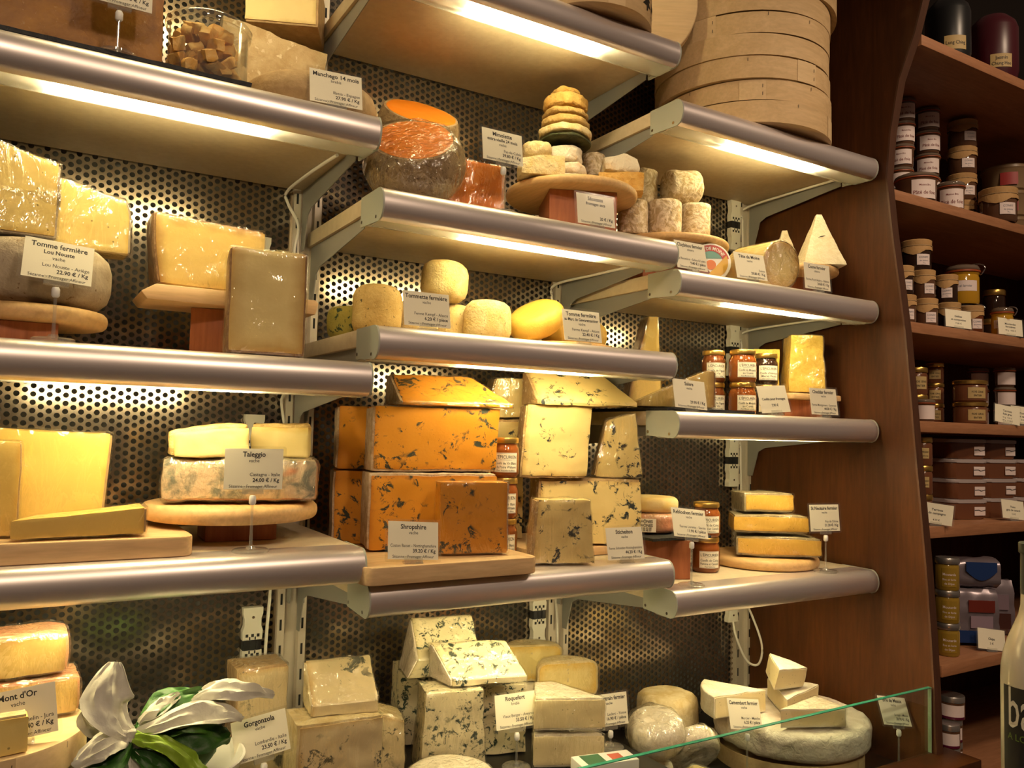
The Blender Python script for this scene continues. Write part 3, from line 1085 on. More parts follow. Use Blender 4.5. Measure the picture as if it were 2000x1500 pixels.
def confit_jar(loc, z, label, lines, content, face, r=0.029, h=0.080, group=None, lw=0.050):
    root = thing('jam_jar', label, 'jar', (loc[0], loc[1], z), group=group)
    hb = h - 0.012
    bm = BM()
    lathe(bm, [(0, 0.001), (r * 0.86, 0), (r * 0.97, 0.004), (r, 0.010), (r, hb - 0.017), (r * 0.96, hb - 0.010), (r * 0.86, hb - 0.005), (r * 0.86, hb), (0, hb)], 36)
    obj('jam_filled_glass', bm, content, root)
    bm = BM()
    lathe(bm, [(0, hb + 0.0005), (r * 0.92, hb + 0.0005), (r * 0.935, hb + 0.002), (r * 0.935, h - 0.003), (r * 0.90, h - 0.0006), (r * 0.84, h), (r * 0.80, h - 0.0012), (0, h - 0.0012)], 36)
    obj('gold_lid', bm, 'goldlid', root)
    ac = R(face)
    da = lw / r / 2
    z0, z1 = 0.011, hb - 0.019
    bm = BM()
    cyl_patch(bm, r + 0.0005, ac - da, ac + da, z0, z1)
    lab = obj('paper_label', bm, 'labelp', root)
    hh = z1 - z0
    ln = [("L'ÉPICURIEN", hh * 0.24, 0, z0 + hh * 0.70, 'c', False), (lines[0], hh * 0.21, 0, z0 + hh * 0.40, 'c', False), (lines[1], hh * 0.21, 0, z0 + hh * 0.20, 'c', False),
          (lines[2], hh * 0.11, 0, z0 + hh * 0.06, 'c', False)]
    obj('printed_text', lettering(ln, on_cyl(r + 0.0009, ac), lw * 0.92), 'ink', lab, smooth=False)
    bm = BM()
    for za, zb, aa, ab in ((z0 + 0.001, z0 + 0.0016, -0.95, 0.95), (z1 - 0.0016, z1 - 0.001, -0.95, 0.95), (z1 - hh * 0.37, z1 - hh * 0.355, -0.5, 0.5)):
        cyl_patch(bm, r + 0.0009, ac + aa * da, ac + ab * da, za, zb)
    obj('printed_border', bm, 'inkgrey', lab, smooth=False)['kind'] = 'stuff'
    return root


M['goldlid'] = plain('gold_lid', (0.62, 0.40, 0.11), 0.28, 0.9)
M['labelp'] = plain('cream_label', (0.86, 0.81, 0.66), 0.6)
M['j_amber'] = plain('amber_jam', (0.20, 0.055, 0.012), 0.08, 0, 0.6)
M['j_brown'] = plain('brown_jam', (0.13, 0.035, 0.010), 0.08, 0, 0.6)
M['j_dark'] = plain('dark_jam', (0.03, 0.014, 0.008), 0.08, 0, 0.6)


def bent_box(loc, z, r, h, label, lid=0.0, rotz=0.0, group=None, name='bentwood_box', tilt=None, marks=None, over=0.004):
    """thin bent spruce band with a lap joint and staples; optional lid rim"""
    root = thing(name, label, 'box', (loc[0], loc[1], z), group=group)
    bm = BM()
    t = 0.003
    sd = nseed()
    lathe(bm, [(0, 0), (r - 0.004, 0), (r, 0.0005), (r, h * 0.33), (r, h * 0.66), (r, h), (r - t, h), (r - t, 0.006), (0, 0.006)], 64)
    for v in bm.verts:
        a = math.atan2(v.co.y, v.co.x)
        v.co.z += 0.0025 * math.sin(a * 2 + sd) * (v.co.z / h)
    obj('band', bm, 'spruce', root, 35)
    if lid:
        bm = BM()
        lathe(bm, [(0, h + 0.004), (r + over, h + 0.004), (r + over + 0.001, h + 0.002), (r + over + 0.001, h - lid), (r + over - 0.002, h - lid), (r + over - 0.002, h), (0, h)], 64)
        obj('lid', bm, 'spruced', root, 35)
    rr = r + (over + 0.001 if lid else 0.0)
    zt = h + (0.004 if lid else 0)
    zl = h - lid if lid else 0.0
    bm = BM()
    cyl_patch(bm, rr + 0.0008, R(rotz - 108), R(rotz - 92), zl, zt, 6)
    obj('lap_joint', bm, 'spruced', root)
    for k, (a, zz) in enumerate(((-94, 0.3), (-94, 0.7), (-140, 0.85), (-60, 0.85), (-30, 0.8))):
        bm = BM()
        cyl_patch(bm, rr + 0.0016, R(rotz + a - 0.18), R(rotz + a + 0.18), zl + (zt - zl) * zz - 0.004, zl + (zt - zl) * zz + 0.004, 1)
        obj('staple', bm, 'ink', root, smooth=False)
    if marks:
        marks(root, rr + 0.0012)
    root.rotation_euler = tilt if tilt else (0, 0, 0)
    return root


# ================================================================== BAY A, TOP SHELF
z = TOP['A1']
slate_plate(-0.62, -0.215, 0.0, 0.32, z, 'black slate under the wrapped brown cheese block', 0.006)
zs = z + 0.0065
slab('cheese_block', 'large amber brown wrapped cheese block on black slate', (-0.478, 0.075), zs, 0.285, 0.24, 0.20, 0, 'r_wrapbrown', 'r_tan', 'T', 0.006, amp=0.002, n=18)
price_card((-0.405, 0.018), zs, 'price card half out of view on a stand before the brown block', ['Comté Réserve'], 'vache', 'Jura', '26.90 € / Kg', 0, -6, 0.064)

jar = thing('glass_jar', 'open glass jar filled with orange cheese chunks', 'jar', (-0.268, 0.078, zs + 0.0))
bm = BM()
rj = 0.061
lathe(bm, [(0, 0.0), (rj * 0.90, 0.0), (rj * 0.97, 0.005), (rj, 0.016), (rj, 0.090), (rj * 1.02, 0.094), (rj * 1.09, 0.098), (rj * 1.10, 0.104), (rj * 1.07, 0.108), (rj * 1.03, 0.110),
           (rj * 1.00, 0.108), (rj * 0.97, 0.09), (rj * 0.97, 0.016), (rj * 0.92, 0.008), (0, 0.007)], 48)
obj('glass_body', bm, 'glassj', jar, 35)
bm = BM()
lathe(bm, [(rj * 1.01, 0.0925), (rj * 1.06, 0.0945), (rj * 1.06, 0.0965), (rj * 1.01, 0.0975)], 48)
obj('glass_rim', bm, 'glassj', jar)
rng = random.Random(3)
lay = [(0.012, 9, 0.043), (0.012, 5, 0.022), (0.032, 9, 0.042), (0.032, 4, 0.018), (0.052, 9, 0.042), (0.052, 4, 0.018), (0.071, 7, 0.036), (0.071, 3, 0.014), (0.087, 4, 0.020)]
for zz, n_, rad in lay:
    for k in range(n_):
        a = 2 * PI * (k + rng.uniform(-.15, .15)) / n_ + zz * 40
        bm = gridbox(rng.uniform(.020, .030), rng.uniform(.015, .021), rng.uniform(.015, .021), {s: 0 for s in 'LRFKTB'}, 5)
        bmesh.ops.smooth_vert(bm, verts=bm.verts[:], factor=0.5, use_axis_x=True, use_axis_y=True, use_axis_z=True)
        wobble(bm, 0.004, 70, nseed())
        o = tag(obj('cheese_chunk', bm, 'chunk', None, 60), 'orange cheese chunk inside the open glass jar', 'cheese', 'cheese chunks in the glass jar')
        o.location = (-0.268 + rad * math.cos(a), 0.078 + rad * math.sin(a) - 0.006, zs + zz + rng.uniform(-.002, .002))
        o.rotation_euler = (rng.uniform(-.6, .6), rng.uniform(-.6, .6), rng.uniform(0, 3))

slab('parmesan_chunk', 'large rough beige parmesan chunk behind the dark wheel', (-0.112, 0.275), z, 0.200, 0.115, 0.245, -6, 'p_parm', amp=0.004, n=22, rnd=1,
     warp=lambda x, y, zz: (x, y, zz * (1 - 0.16 * (x / 0.215 + 0.5))))
zpm = z + 0.250
slab('manchego_wedge', 'pale yellow manchego wedge with tan rind lying on the parmesan', (-0.105, 0.272), zpm, 0.14, 0.11, 0.10, -24, 'p_man', 'r_tan', 'RB', 0.004, amp=0.001)
wheel('manchego_cheese', 'dark tan manchego round in front of the parmesan chunk', (-0.080, 0.142), z, 0.116, 0.075, 'r_tan', 0.03, 0.001, 18, bulge=0.03)
price_card((-0.075, 0.006), z + 0.0, 'price card reading Manchego 14 mois on the shelf edge', ['Manchego 14 mois'], 'brebis', 'Ilbesa - Espagne', '27.90 € / Kg', -6, -14)

# ================================================================== BAY A, MIDDLE SHELF
z = TOP['A2']
wood_block((-0.535, 0.10), z, 0.155, 0.12, 0.034, 'red wooden block under the grey tomme wheel')
round_board((-0.492, 0.175), z + 0.0345, 0.106, 0.026, 'round beech board under the grey tomme wheel')
zb = z + 0.0345 + 0.0265
wheel('grey_tomme', 'grey-brown rinded tomme wheel on a round board', (-0.490, 0.175), zb, 0.104, 0.098, 'r_grey', 0.034, 0.0015, 16, bulge=0.02)
zw = zb + 0.0985
slab('tomme_wedge', 'wrapped yellow tomme wedge with small holes standing nearest the card', (-0.520, 0.105), zw, 0.108, 0.075, 0.138, 4, 'p_tomme', 'r_grey', 'RB', 0.003, wrap='wrap', amp=0.001,
     warp=lambda x, y, q: (x, y, q - (0.025 * (x / 0.108 + 0.5) if q > 0.07 else 0)))
slab('tomme_wedge', 'wrapped yellow tomme wedge with rounded rind lying behind its neighbour', (-0.418, 0.165), zw, 0.118, 0.07, 0.112, 0, 'p_tomme', 'r_grey', 'RT', 0.003, wrap='wrap', amp=0.001, rnd=3,
     warp=lambda x, y, q: (x - 0.018 * max(0, (q / 0.112 - 0.55)) ** 2 * (1 if x > 0 else 0) * 3, y, q - 0.022 * (x / 0.118 + 0.5) * (q / 0.112)))
price_card((-0.466, 0.018), z, 'price card reading Tomme fermière Lou Nouste on a stand', ['Tomme fermière', 'Lou Nouste'], 'vache', 'Lou Nouste - Ariège', '22.90 € / Kg', 3, -20, 0.072, lean=4)

wood_block((-0.222, 0.165), z, 0.080, 0.10, 0.088, 'tall red wooden block behind the pale slab', -18)
bm = BM()
prism(bm, [(-0.140, 0.0), (-0.150, 0.012), (-0.128, 0.026), (0.135, 0.026), (0.140, 0.020), (0.135, 0.0)], 0.0, 0.13, 'y', 0.002)
o = tag(obj('serving_board', bm, 'beech'), 'narrow beech board with pointed end on the tall red block', 'board')
o.location = (-0.195, 0.125, z + 0.0885)
zb = z + 0.0885 + 0.0265
slab('comte_block', 'yellow comté block with brown rind on the narrow beech board', (-0.238, 0.150), zb, 0.182, 0.09, 0.120, 0, 'p_comte', 'r_brown', 'LT', 0.003, wrap='wrapt', amp=0.0008, rnd=2,
     warp=lambda x, y, q: (x + 0.010 * (1 - q / 0.12) ** 2 * (1 if x < 0 else 0), y, q - 0.010 * (x / 0.18 + 0.5) * q / 0.12))
slab('comte_slab', 'tall pale comté slab wrapped in plastic standing on the shelf front', (-0.168, 0.030), z, 0.122, 0.085, 0.170, -8, 'p_pale', 'r_brown', 'LRB', 0.003, wrap='wrapt', amp=0.0008, rnd=2)

# ================================================================== BAY A, LOWER SHELF
z = TOP['A3']
cut_board(-0.62, -0.266, 0.012, 0.225, z, 0.030, 'rectangular beech cutting board under the yellow slabs', 0.02)
zb = z + 0.0305
slab('yellow_slab', 'broad golden cheese slab standing at the back of the cutting board', (-0.475, 0.150), zb, 0.205, 0.05, 0.150, -4, 'p_gold', 'r_tan', 'R', 0.003, wrap='wrapt', amp=0.0008,
     warp=lambda x, y, q: (x - 0.008 * (1 - q / 0.15) * (1 if x > 0 else 0), y, q - 0.006 * (x / 0.2 + 0.5) * q / 0.15))
slab('yellow_slab', 'narrow golden cheese slab in plastic at the frame edge', (-0.530, 0.062), zb, 0.070, 0.05, 0.133, 0, 'p_gold', 'r_tan', 'R', 0.002, wrap='wrapt', amp=0.0008)
slab('yellow_wedge', 'flat golden cheese wedge lying on the cutting board front', (-0.418, 0.022), zb, 0.172, 0.075, 0.040, 0, 'p_gold', 'r_tan', 'R', 0.003, wrap='wrapt', amp=0.0008,
     warp=lambda x, y, q: (x + 0.030 * (y / 0.075) * (0.5 - x / 0.172), y, q * (0.62 + 0.38 * (x / 0.172 + 0.5))))
wood_block((-0.165, 0.155), z, 0.118, 0.10, 0.038, 'red wooden block under the taleggio board', -3)
round_board((-0.178, 0.180), z + 0.0385, 0.145, 0.028, 'round beech board carrying the taleggio')
zb = z + 0.0385 + 0.0285
slab('taleggio_block', 'pink and grey mouldy taleggio slab in plastic on the round board', (-0.182, 0.095), zb, 0.245, 0.15, 0.068, -14, 'r_talp', 'r_tal', 'FLTK', 0.004, wrap='wrap', amp=0.003, rnd=2)
zt = zb + 0.0735
slab('taleggio_piece', 'creamy taleggio piece with golden crust on top of the pink slab', (-0.232, 0.105), zt, 0.122, 0.11, 0.056, -6, 'p_soft', 'r_talt', 'TLK', 0.005, amp=0.003, rnd=4,
     warp=lambda x, y, q: (x, y, q - 0.016 * (x / 0.13 - 0.5) ** 2 * (q / 0.056)))
slab('taleggio_piece', 'creamy taleggio piece behind the Taleggio card, with smooth cut face', (-0.108, 0.150), zt, 0.098, 0.09, 0.058, -20, 'p_soft', 'r_talt', 'TK', 0.005, amp=0.003, rnd=4)
price_card((-0.181, 0.022), z, 'price card reading Taleggio on a clear stand', ['Taleggio'], 'vache', 'Castagna - Italie', '24.00 € / Kg', -12, -3, 0.083)


# ================================================================== BAY B, BOX SHELF
def tree_marks(root, r):
    bm = BM()
    pl = on_cyl(r, R(-62))
    for k in range(4):
        w = 0.007 + 0.004 * k
        y0 = 0.062 - 0.011 * k
        f = [bm.verts.new(pl(*p)) for p in ((-w, y0), (w, y0), (0.0, y0 + 0.016))]
        bm.faces.new(f)
    f = [bm.verts.new(pl(*p)) for p in ((-0.003, 0.020), (0.003, 0.020), (0.003, 0.030), (-0.003, 0.030))]
    bm.faces.new(f)
    obj('fir_tree_print', bm, 'ink', root, smooth=False)['kind'] = 'stuff'
    bm = lettering([('MO', 0.030, 0.024, 0.026, 'l', False), ('Mont d\'Or', 0.008, 0.024, 0.014, 'l', False)], on_cyl(r, R(-62)))
    for a, c in (((0.020, 0.052), (0.036, 0.064)), ((0.036, 0.064), (0.052, 0.052))):
        d = Vector((c[0] - a[0], c[1] - a[1])).normalized() * 0.0009
        q = [(a[0] - d.y, a[1] + d.x), (c[0] - d.y, c[1] + d.x), (c[0] + d.y, c[1] - d.x), (a[0] + d.y, a[1] - d.x)]
        bm.faces.new([bm.verts.new(on_cyl(r, R(-62))(*p)) for p in q])
    obj('house_mark_print', bm, 'ink', root, smooth=False)['kind'] = 'stuff'
    bm = BM()
    pl = on_cyl(r, R(-118))
    for rr_ in (0.011, 0.0085):
        ring = [[bm.verts.new(pl(q * math.cos(2 * PI * k / 20), 0.048 + q * math.sin(2 * PI * k / 20))) for k in range(20)] for q in (rr_, rr_ - 0.0007)]
        for k in range(20):
            bm.faces.new((ring[0][k], ring[0][(k + 1) % 20], ring[1][(k + 1) % 20], ring[1][k]))
    obj('round_stamp_print', bm, 'inkred', root, smooth=False)['kind'] = 'stuff'


z = TOP['B0']
bent_box((0.486, 0.082), z + 0.0004, 0.136, 0.085, 'bentwood box with a fir tree print beside the leaning lid', 0.0, 0, marks=tree_marks)
lidr = thing('leaning_lid', 'large round bentwood lid leaning on the shelf end', 'lid')
bm = BM()
lathe(bm, [(0, 0), (0.165, 0), (0.167, 0.002), (0.167, 0.026), (0.163, 0.026), (0.163, 0.005), (0, 0.005)], 64)
obj('disc_and_rim', bm, 'spruced', lidr, 35)
for a in (-150, -110, -60, -20, 30, 80, 140):
    bm = BM()
    cyl_patch(bm, 0.1677, R(a - 0.25), R(a + 0.25), 0.006, 0.016, 1)
    obj('staple', bm, 'ink', lidr, smooth=False)
lidr.rotation_euler = (R(-96), 0, R(-31))
lidr.location = (0.660, 0.168, z)
settle(lidr, z)

# ================================================================== BAY B, ORANGE BALLS AND DRY CHEESES
z = TOP['B1']


def cut_ball(name, label, loc, zsup, r, hgt, cut, rot, wrap=None, squash=0.86):
    root = thing(name, label, 'cheese', (loc[0], loc[1], zsup))
    root.rotation_euler = rot
    sd = nseed()

    def shell(rr, top, close):
        bm = BM()
        pr = [(0, -rr * squash)]
        a_end = math.acos(max(-1, min(1, -top / (rr * squash))))
        n_ = 16
        for k in range(1, n_ + 1):
            a = a_end * k / n_
            pr.append((rr * math.sin(a), -rr * squash * math.cos(a)))
        re = pr[-1][0]
        if close:
            for q in (0.92, 0.8, 0.6, 0.4, 0.2):
                pr.append((re * q, top + 0.0008))
            pr.append((0, top + 0.0008))
        lathe(bm, pr, 44)
        return bm
    b1 = shell(r - 0.004, cut, True)
    add_rd(b1, lambda c: r - 0.004 - math.hypot(c.x, c.y) if c.z > cut - 0.002 else 0.0)
    wobble(b1, 0.0015, 24, sd)
    obj('paste', b1, 'p_mim', root, 40)
    b2 = shell(r, cut - 0.001, True)
    wobble(b2, 0.0015, 24, sd)
    obj('rind', b2, 'r_mim', root, 40)
    if wrap:
        b3 = shell(r + 0.002, cut + 0.003, True)
        wobble(b3, 0.004, 30, sd)
        obj('plastic_wrap', b3, wrap, root, 50)
    return settle(root, zsup)


cut_ball('mimolette_half', 'wrapped orange mimolette half with its cut face forward', (0.118, 0.118), z, 0.097, 0, 0.050, (R(47), R(-4), R(-24)), 'wrap')
cut_ball('mimolette_ball', 'grey-rinded mimolette ball behind the wrapped orange half', (0.212, 0.300), z, 0.090, 0, 0.070, (R(10), 0, 0))
cut_ball('mimolette_half', 'unwrapped orange mimolette half resting on the ball', (0.190, 0.270), z + 0.152, 0.086, 0, 0.030, (R(36), R(10), R(-20)))
slab('mimolette_slab', 'wrapped orange mimolette slice beside the wrapped half', (0.258, 0.125), z, 0.112, 0.05, 0.128, -12, 'p_mim', 'r_mim', 'B', 0.004, wrap='wrap', amp=0.001,
     warp=lambda x, y, q: (x, y, q - 0.010 * (x / 0.11 + 0.5) * q / 0.128))
price_card((0.262, 0.030), z, 'price card reading Mimolette on a clear stand', ['Mimolette', 'extra-vieille 24 mois'], 'vache', 'Pas-de-Calais', '39.80 € / Kg', 0, -8, 0.086)

wood_block((0.525, 0.135), z, 0.150, 0.15, 0.118, 'red wooden block under the board of dry cheeses', -24)
round_board((0.555, 0.225), z + 0.1185, 0.150, 0.020, 'round beech board carrying the tower of dry cheeses')
zb = z + 0.1185 + 0.0205
price_card((0.468, 0.008), z, 'price card reading Sécosses fromages secs before the red block', ['Sécosses', 'fromages secs'], '', '', '20 € / Kg', -4, -8)


def dry(label, loc, zz, r, h, mat, tilt=None, amp=0.0035, rc=0.008):
    return wheel('dry_goat_cheese', label, loc, zz, r, h, mat, rc, amp, 45, tilt=tilt, group='dry goat cheeses on the round board', rotz=random.uniform(0, 90))


tx, ty = 0.522, 0.205
dry('flat white dry cheese at the foot of the tower', (tx + .004, ty - .012), zb, 0.040, 0.020, 'r_dryw')
dry('wrinkled white dry cheese second from the foot of the tower', (tx + .004, ty - .010), zb + 0.0205, 0.040, 0.024, 'r_dryw')
dry('tall white and orange dry cheese under the dark leaf', (tx - .004, ty), zb + 0.047, 0.042, 0.036, 'r_dryw', (0, 2))
zc = zb + 0.095                    # height of the stack axis above the tall cheese
for nm_, lab_, r_, h_, mt_, tl in (
        ('leaf_crust', 'dark leaf layer below the tilted disc of the tower', 0.059, 0.006, 'r_leaf', 5),
        ('dry_goat_cheese', 'wide pale tilted disc in the tower of dry cheeses', 0.060, 0.018, 'r_dry3', 5),
        ('dry_goat_cheese', 'brown disc just above the wide pale one in the tower', 0.055, 0.017, 'r_dry2', 5),
        ('dry_goat_cheese', 'dark brown disc under the orange ones of the tower', 0.052, 0.014, 'r_dry2', 5),
        ('dry_goat_cheese', 'thick orange disc near the tower top', 0.050, 0.028, 'r_dry1', 5),
        ('dry_goat_cheese', 'small orange cap on the very top of the tower', 0.033, 0.014, 'r_dry1', 5)):
    wheel(nm_, lab_, (tx - 0.002, ty), zc - r_ * math.sin(R(tl)) + 0.0012, r_, h_, mt_, min(0.006, h_ * 0.40), 0.0034, 55, tilt=(-2, tl), rotz=25,
          group='dry goat cheeses on the round board', cat='leaf' if nm_ == 'leaf_crust' else 'cheese')
    zc += h_ + 0.0052
dry('small golden dry cheese perched on a cut piece', (0.437, 0.190), zb + 0.0435, 0.032, 0.034, 'r_dry3', (6, -6), rc=0.012)
slab('dry_goat_piece', 'flat golden cut piece under the small golden cheese', (0.432, 0.155), zb, 0.094, 0.07, 0.042, -22, 'r_dry3', amp=0.003, n=14, group='dry goat cheeses on the round board',
     warp=lambda x, y, q: (x, y, q * (0.75 + 0.5 * (x / .094 + .5) * (1 - x / .094))))
dry('upper brown crottin behind the tower', (0.650, 0.268), zb + 0.056, 0.029, 0.062, 'r_log')
dry('lower brown crottin behind the tower', (0.650, 0.268), zb, 0.029, 0.055, 'r_log')
slab('dry_goat_piece', 'orange cut block lying on the board edge', (0.640, 0.150), zb, 0.105, 0.055, 0.044, -32, 'r_dry1', amp=0.003, n=14, group='dry goat cheeses on the round board')
slab('dry_goat_piece', 'rough broken piece on top of the orange cut block', (0.645, 0.155), zb + 0.046, 0.080, 0.05, 0.040, -24, 'r_dryw', amp=0.006, n=14, rnd=2, group='dry goat cheeses on the round board',
     warp=lambda x, y, q: (x, y, q * (1.0 - 0.5 * abs(x / .08 - .1))))

# ================================================================== BAY B, TOMMETTES
z = TOP['B2']
G = 'small tommettes'
wheel('tommette', 'herb-speckled brown tommette beside the Tommette card', (0.075, 0.175), z, 0.045, 0.098, 'r_herb', 0.022, 0.0016, 30, bulge=0.05, group=G)
wheel('tommette', 'green speckled tommette behind the brown one', (0.052, 0.275), z, 0.040, 0.066, 'r_green', 0.018, 0.0016, 30, group=G)
wheel('tommette', 'pale tommette hidden behind the Tommette card', (0.175, 0.215), z, 0.043, 0.084, 'r_tommette', 0.022, 0.0016, 30, bulge=0.04, group=G)
wheel('tommette', 'pale tommette under the topmost one', (0.262, 0.225), z, 0.043, 0.084, 'r_tommette', 0.022, 0.0016, 30, bulge=0.04, group=G)
wheel('tommette', 'topmost pale tommette resting on two others', (0.228, 0.205), z + 0.085, 0.046, 0.084, 'r_tommette', 0.024, 0.0016, 30, bulge=0.05, group=G, tilt=(0, 3))
wheel('tommette', 'grey speckled tommette standing in front beside the golden tomme', (0.300, 0.145), z, 0.046, 0.088, 'r_tommette', 0.024, 0.0018, 30, bulge=0.05, group=G)
price_card((0.105, 0.008), z, 'price card reading Tommette fermière', ['Tommette fermière'], 'vache', 'Ferme Kempf - Alsace', '6.20 € / pièce', -2, -12)
round_board((0.500, 0.190), z, 0.125, 0.014, 'round beech board under the golden tommes')
zb = z + 0.0145
wheel('golden_tomme', 'golden tomme lying flat behind its card', (0.575, 0.230), zb, 0.072, 0.062, 'r_gewurz', 0.022, 0.001, 20, bulge=0.03)
wheel('golden_tomme', 'golden tomme tilted up on its edge', (0.440, 0.165), zb, 0.060, 0.052, 'r_gewurz', 0.021, 0.001, 20, bulge=0.05, tilt=(20, -32), rotz=-10)
price_card((0.440, 0.006), z, 'price card reading Tomme fermière au Marc de Gewurztraminer', ['Tomme fermière', 'au Marc de Gewurztraminer'], 'vache', 'Ferme Kempf - Alsace', '22.40 € / Kg', -2, -12)

# ================================================================== BAY B, BLUE-VEINED BLOCKS
z = TOP['B3']
cut_board(-0.012, 0.322, -0.034, 0.30, z + 0.0004, 0.030, 'thick beech cutting board jutting out under the orange blue blocks', 0.02)
zb = z + 0.031
GS = 'orange blue-veined blocks'
slab('shropshire_block', 'big lower orange blue-veined block behind the small front one', (0.170, 0.098), zb, 0.245, 0.10, 0.141, -13, 'p_shrop', 'r_shrop', 'LT', 0.004, amp=0.0014, group=GS)
slab('shropshire_block', 'narrow lower orange blue-veined block at the back', (0.066, 0.232), zb, 0.088, 0.08, 0.141, -14, 'p_shrop', 'r_shrop', 'L', 0.004, amp=0.0014, group=GS)
slab('shropshire_block', 'small orange blue-veined piece in plastic at the board front', (0.214, 0.018), zb, 0.130, 0.042, 0.128, -12, 'p_shrop', 'r_shrop', 'R', 0.003, wrap='wrapt', amp=0.001, group=GS)
zu = zb + 0.143
slab('shropshire_block', 'big upper orange blue-veined block under the orange wedge', (0.178, 0.112), zu, 0.244, 0.10, 0.122, -13, 'p_shrop', 'r_shrop', 'LB', 0.004, amp=0.0014, group=GS,
     warp=lambda x, y, q: (x + 0.006 * (q / 0.122 - 0.5) * (1 if x > 0 else 0), y, q))
slab('shropshire_block', 'narrow upper orange blue-veined block at the back', (0.068, 0.240), zu, 0.080, 0.07, 0.122, -14, 'p_shrop', 'r_shrop', 'L', 0.004, amp=0.0014, group=GS)
zu2 = zu + 0.123
slab('shropshire_wedge', 'orange blue wedge lying on top of the orange blocks', (0.190, 0.105), zu2, 0.185, 0.105, 0.062, -13, 'p_shrop', 'r_shrop', 'L', 0.005, wrap='wrapt', amp=0.0014, group=GS,
     warp=lambda x, y, q: (x + (0.045 - 0.085 * (y / 0.105)) * (1 if x > 0 else 0.15), y, q * (0.10 + 0.90 * min(1, y / 0.080)) if q > 0.02 else q * (0.3 + 0.7 * min(1, y / .08))))
price_card((0.078, -0.020), zb, 'price card reading Shropshire on the board', ['Shropshire'], 'vache', 'Coston Basset - Nottinghamshire', '39.20 € / Kg', -8, -15, lean=3)

wl = ["Confit de Vin Blanc", "à la Poire Williams", "Pour Roquefort & Bleus"]
for k, lab in enumerate(('bottom jam jar of the stack between the blue cheeses', 'middle jam jar of the stack between the blue cheeses', 'top jam jar of the stack between the blue cheeses')):
    confit_jar((0.352, 0.150), z + 0.0003 + k * 0.0815, lab, wl, 'j_amber', -116, 0.029, 0.081, 'white wine jam jars')

cut_board(0.395, 0.655, 0.105, 0.36, z + 0.0004, 0.018, 'beech board under the cream blue-veined blocks', 0.015, 0)
zb = z + 0.019
GC = 'cream blue-veined blocks'
slab('stilton_block', 'wide bottom cream blue-veined block behind the Stichelton card', (0.545, 0.118), zb, 0.225, 0.10, 0.138, -22, 'p_stil', 'r_stil', 'LT', 0.005, amp=0.0022, group=GC)
slab('stilton_block', 'shaded bottom cream blue-veined block at the back', (0.432, 0.285), zb, 0.085, 0.08, 0.138, -20, 'p_stil', 'r_stil', 'L', 0.005, amp=0.0022, group=GC)
zu = zb + 0.140
slab('stilton_block', 'tall middle cream blue-veined block with one large vein', (0.468, 0.136), zu, 0.143, 0.085, 0.152, -22, 'p_stil', 'r_stil', 'LB', 0.004, amp=0.0022, group=GC,
     warp=lambda x, y, q: (x + 0.010 * (q / 0.152 - 0.5), y, q))
slab('stilton_block', 'cream blue-veined block standing at the back with brown rind', (0.428, 0.285), zu, 0.080, 0.08, 0.122, -20, 'p_stil', 'r_stil', 'LT', 0.005, amp=0.0022, group=GC)
slab('stilton_wedge', 'crumpled plastic wrapped cream blue wedge on the wide block', (0.604, 0.098), zu, 0.106, 0.055, 0.138, -28, 'p_stil', 'r_stil', 'L', 0.004, wrap='wrap', amp=0.0022, group=GC,
     warp=lambda x, y, q: (x * (1 - 0.42 * q / 0.138) + 0.004 * q / .138, y, q - 0.018 * (0.5 - x / 0.118) * q / 0.138))
zu2 = zu + 0.124
slab('stilton_wedge', 'wrapped cream blue wedge on the block at the back', (0.432, 0.285), zu2, 0.092, 0.08, 0.088, -18, 'p_stil', 'r_stil', 'L', 0.004, wrap='wrapt', amp=0.0018, group=GC,
     warp=lambda x, y, q: (x + 0.018 * (q / 0.088) * (1 if x < 0 else 0), y, q))
slab('stilton_wedge', 'cream blue wedge with thick rind lying on top of the tall block', (0.505, 0.110), zu + 0.153, 0.190, 0.110, 0.074, -22, 'p_stil', 'r_stil', 'L', 0.006, amp=0.002, group=GC,
     warp=lambda x, y, q: (x + (0.034 - 0.075 * (y / 0.11)) * (1 if x > 0 else 0.2), y, q * (0.12 + 0.88 * min(1, y / 0.088)) if q > 0.02 else q * (0.4 + 0.6 * min(1, y / .088))))
slab('stilton_piece', 'small wrapped cream blue piece standing on the metal shelf front', (0.412, 0.022), z, 0.128, 0.055, 0.122, -20, 'p_stil', 'r_stil', 'L', 0.005, wrap='wrap', amp=0.0018, group=GC,
     warp=lambda x, y, q: (x * (1 - 0.16 * q / 0.122), y, q))
price_card((0.555, 0.004), z, 'price card reading Stichelton', ['Stichelton'], 'vache', 'Ferme Schneider-Nottinghamshire', '44.20 € / Kg', -4, -12)


# ================================================================== BAY C, STACK OF BENTWOOD BOXES
z = TOP['C1']
zz = z + 0.0004
for k, (dx, r, h, lid, rz, lab) in enumerate((
        (0.0, 0.192, 0.052, 0, 40, 'lowest bentwood box of the tall stack'),
        (0.006, 0.190, 0.046, 0, -30, 'second bentwood box from the foot of the stack'),
        (-0.002, 0.190, 0.050, 0, 8, 'third bentwood box of the stack, with a lap joint in front'),
        (-0.006, 0.189, 0.052, 0, 80, 'fourth bentwood box of the tall stack'),
        (0.0, 0.188, 0.052, 0, -60, 'fifth bentwood box of the tall stack'),
        (0.004, 0.188, 0.052, 0, 120, 'sixth bentwood box, just under the wide lidded one'),
        (0.022, 0.196, 0.060, 0, -8, 'wide bentwood box jutting out near the stack top'),
        (0.0, 0.190, 0.060, 0, 50, 'topmost bentwood box of the stack'))):
    bent_box((1.034 + dx, 0.168 + dx * 0.3), zz, r + 0.024, h, lab, lid, rz, 'bentwood boxes in the tall stack')
    zz += h + 0.0030

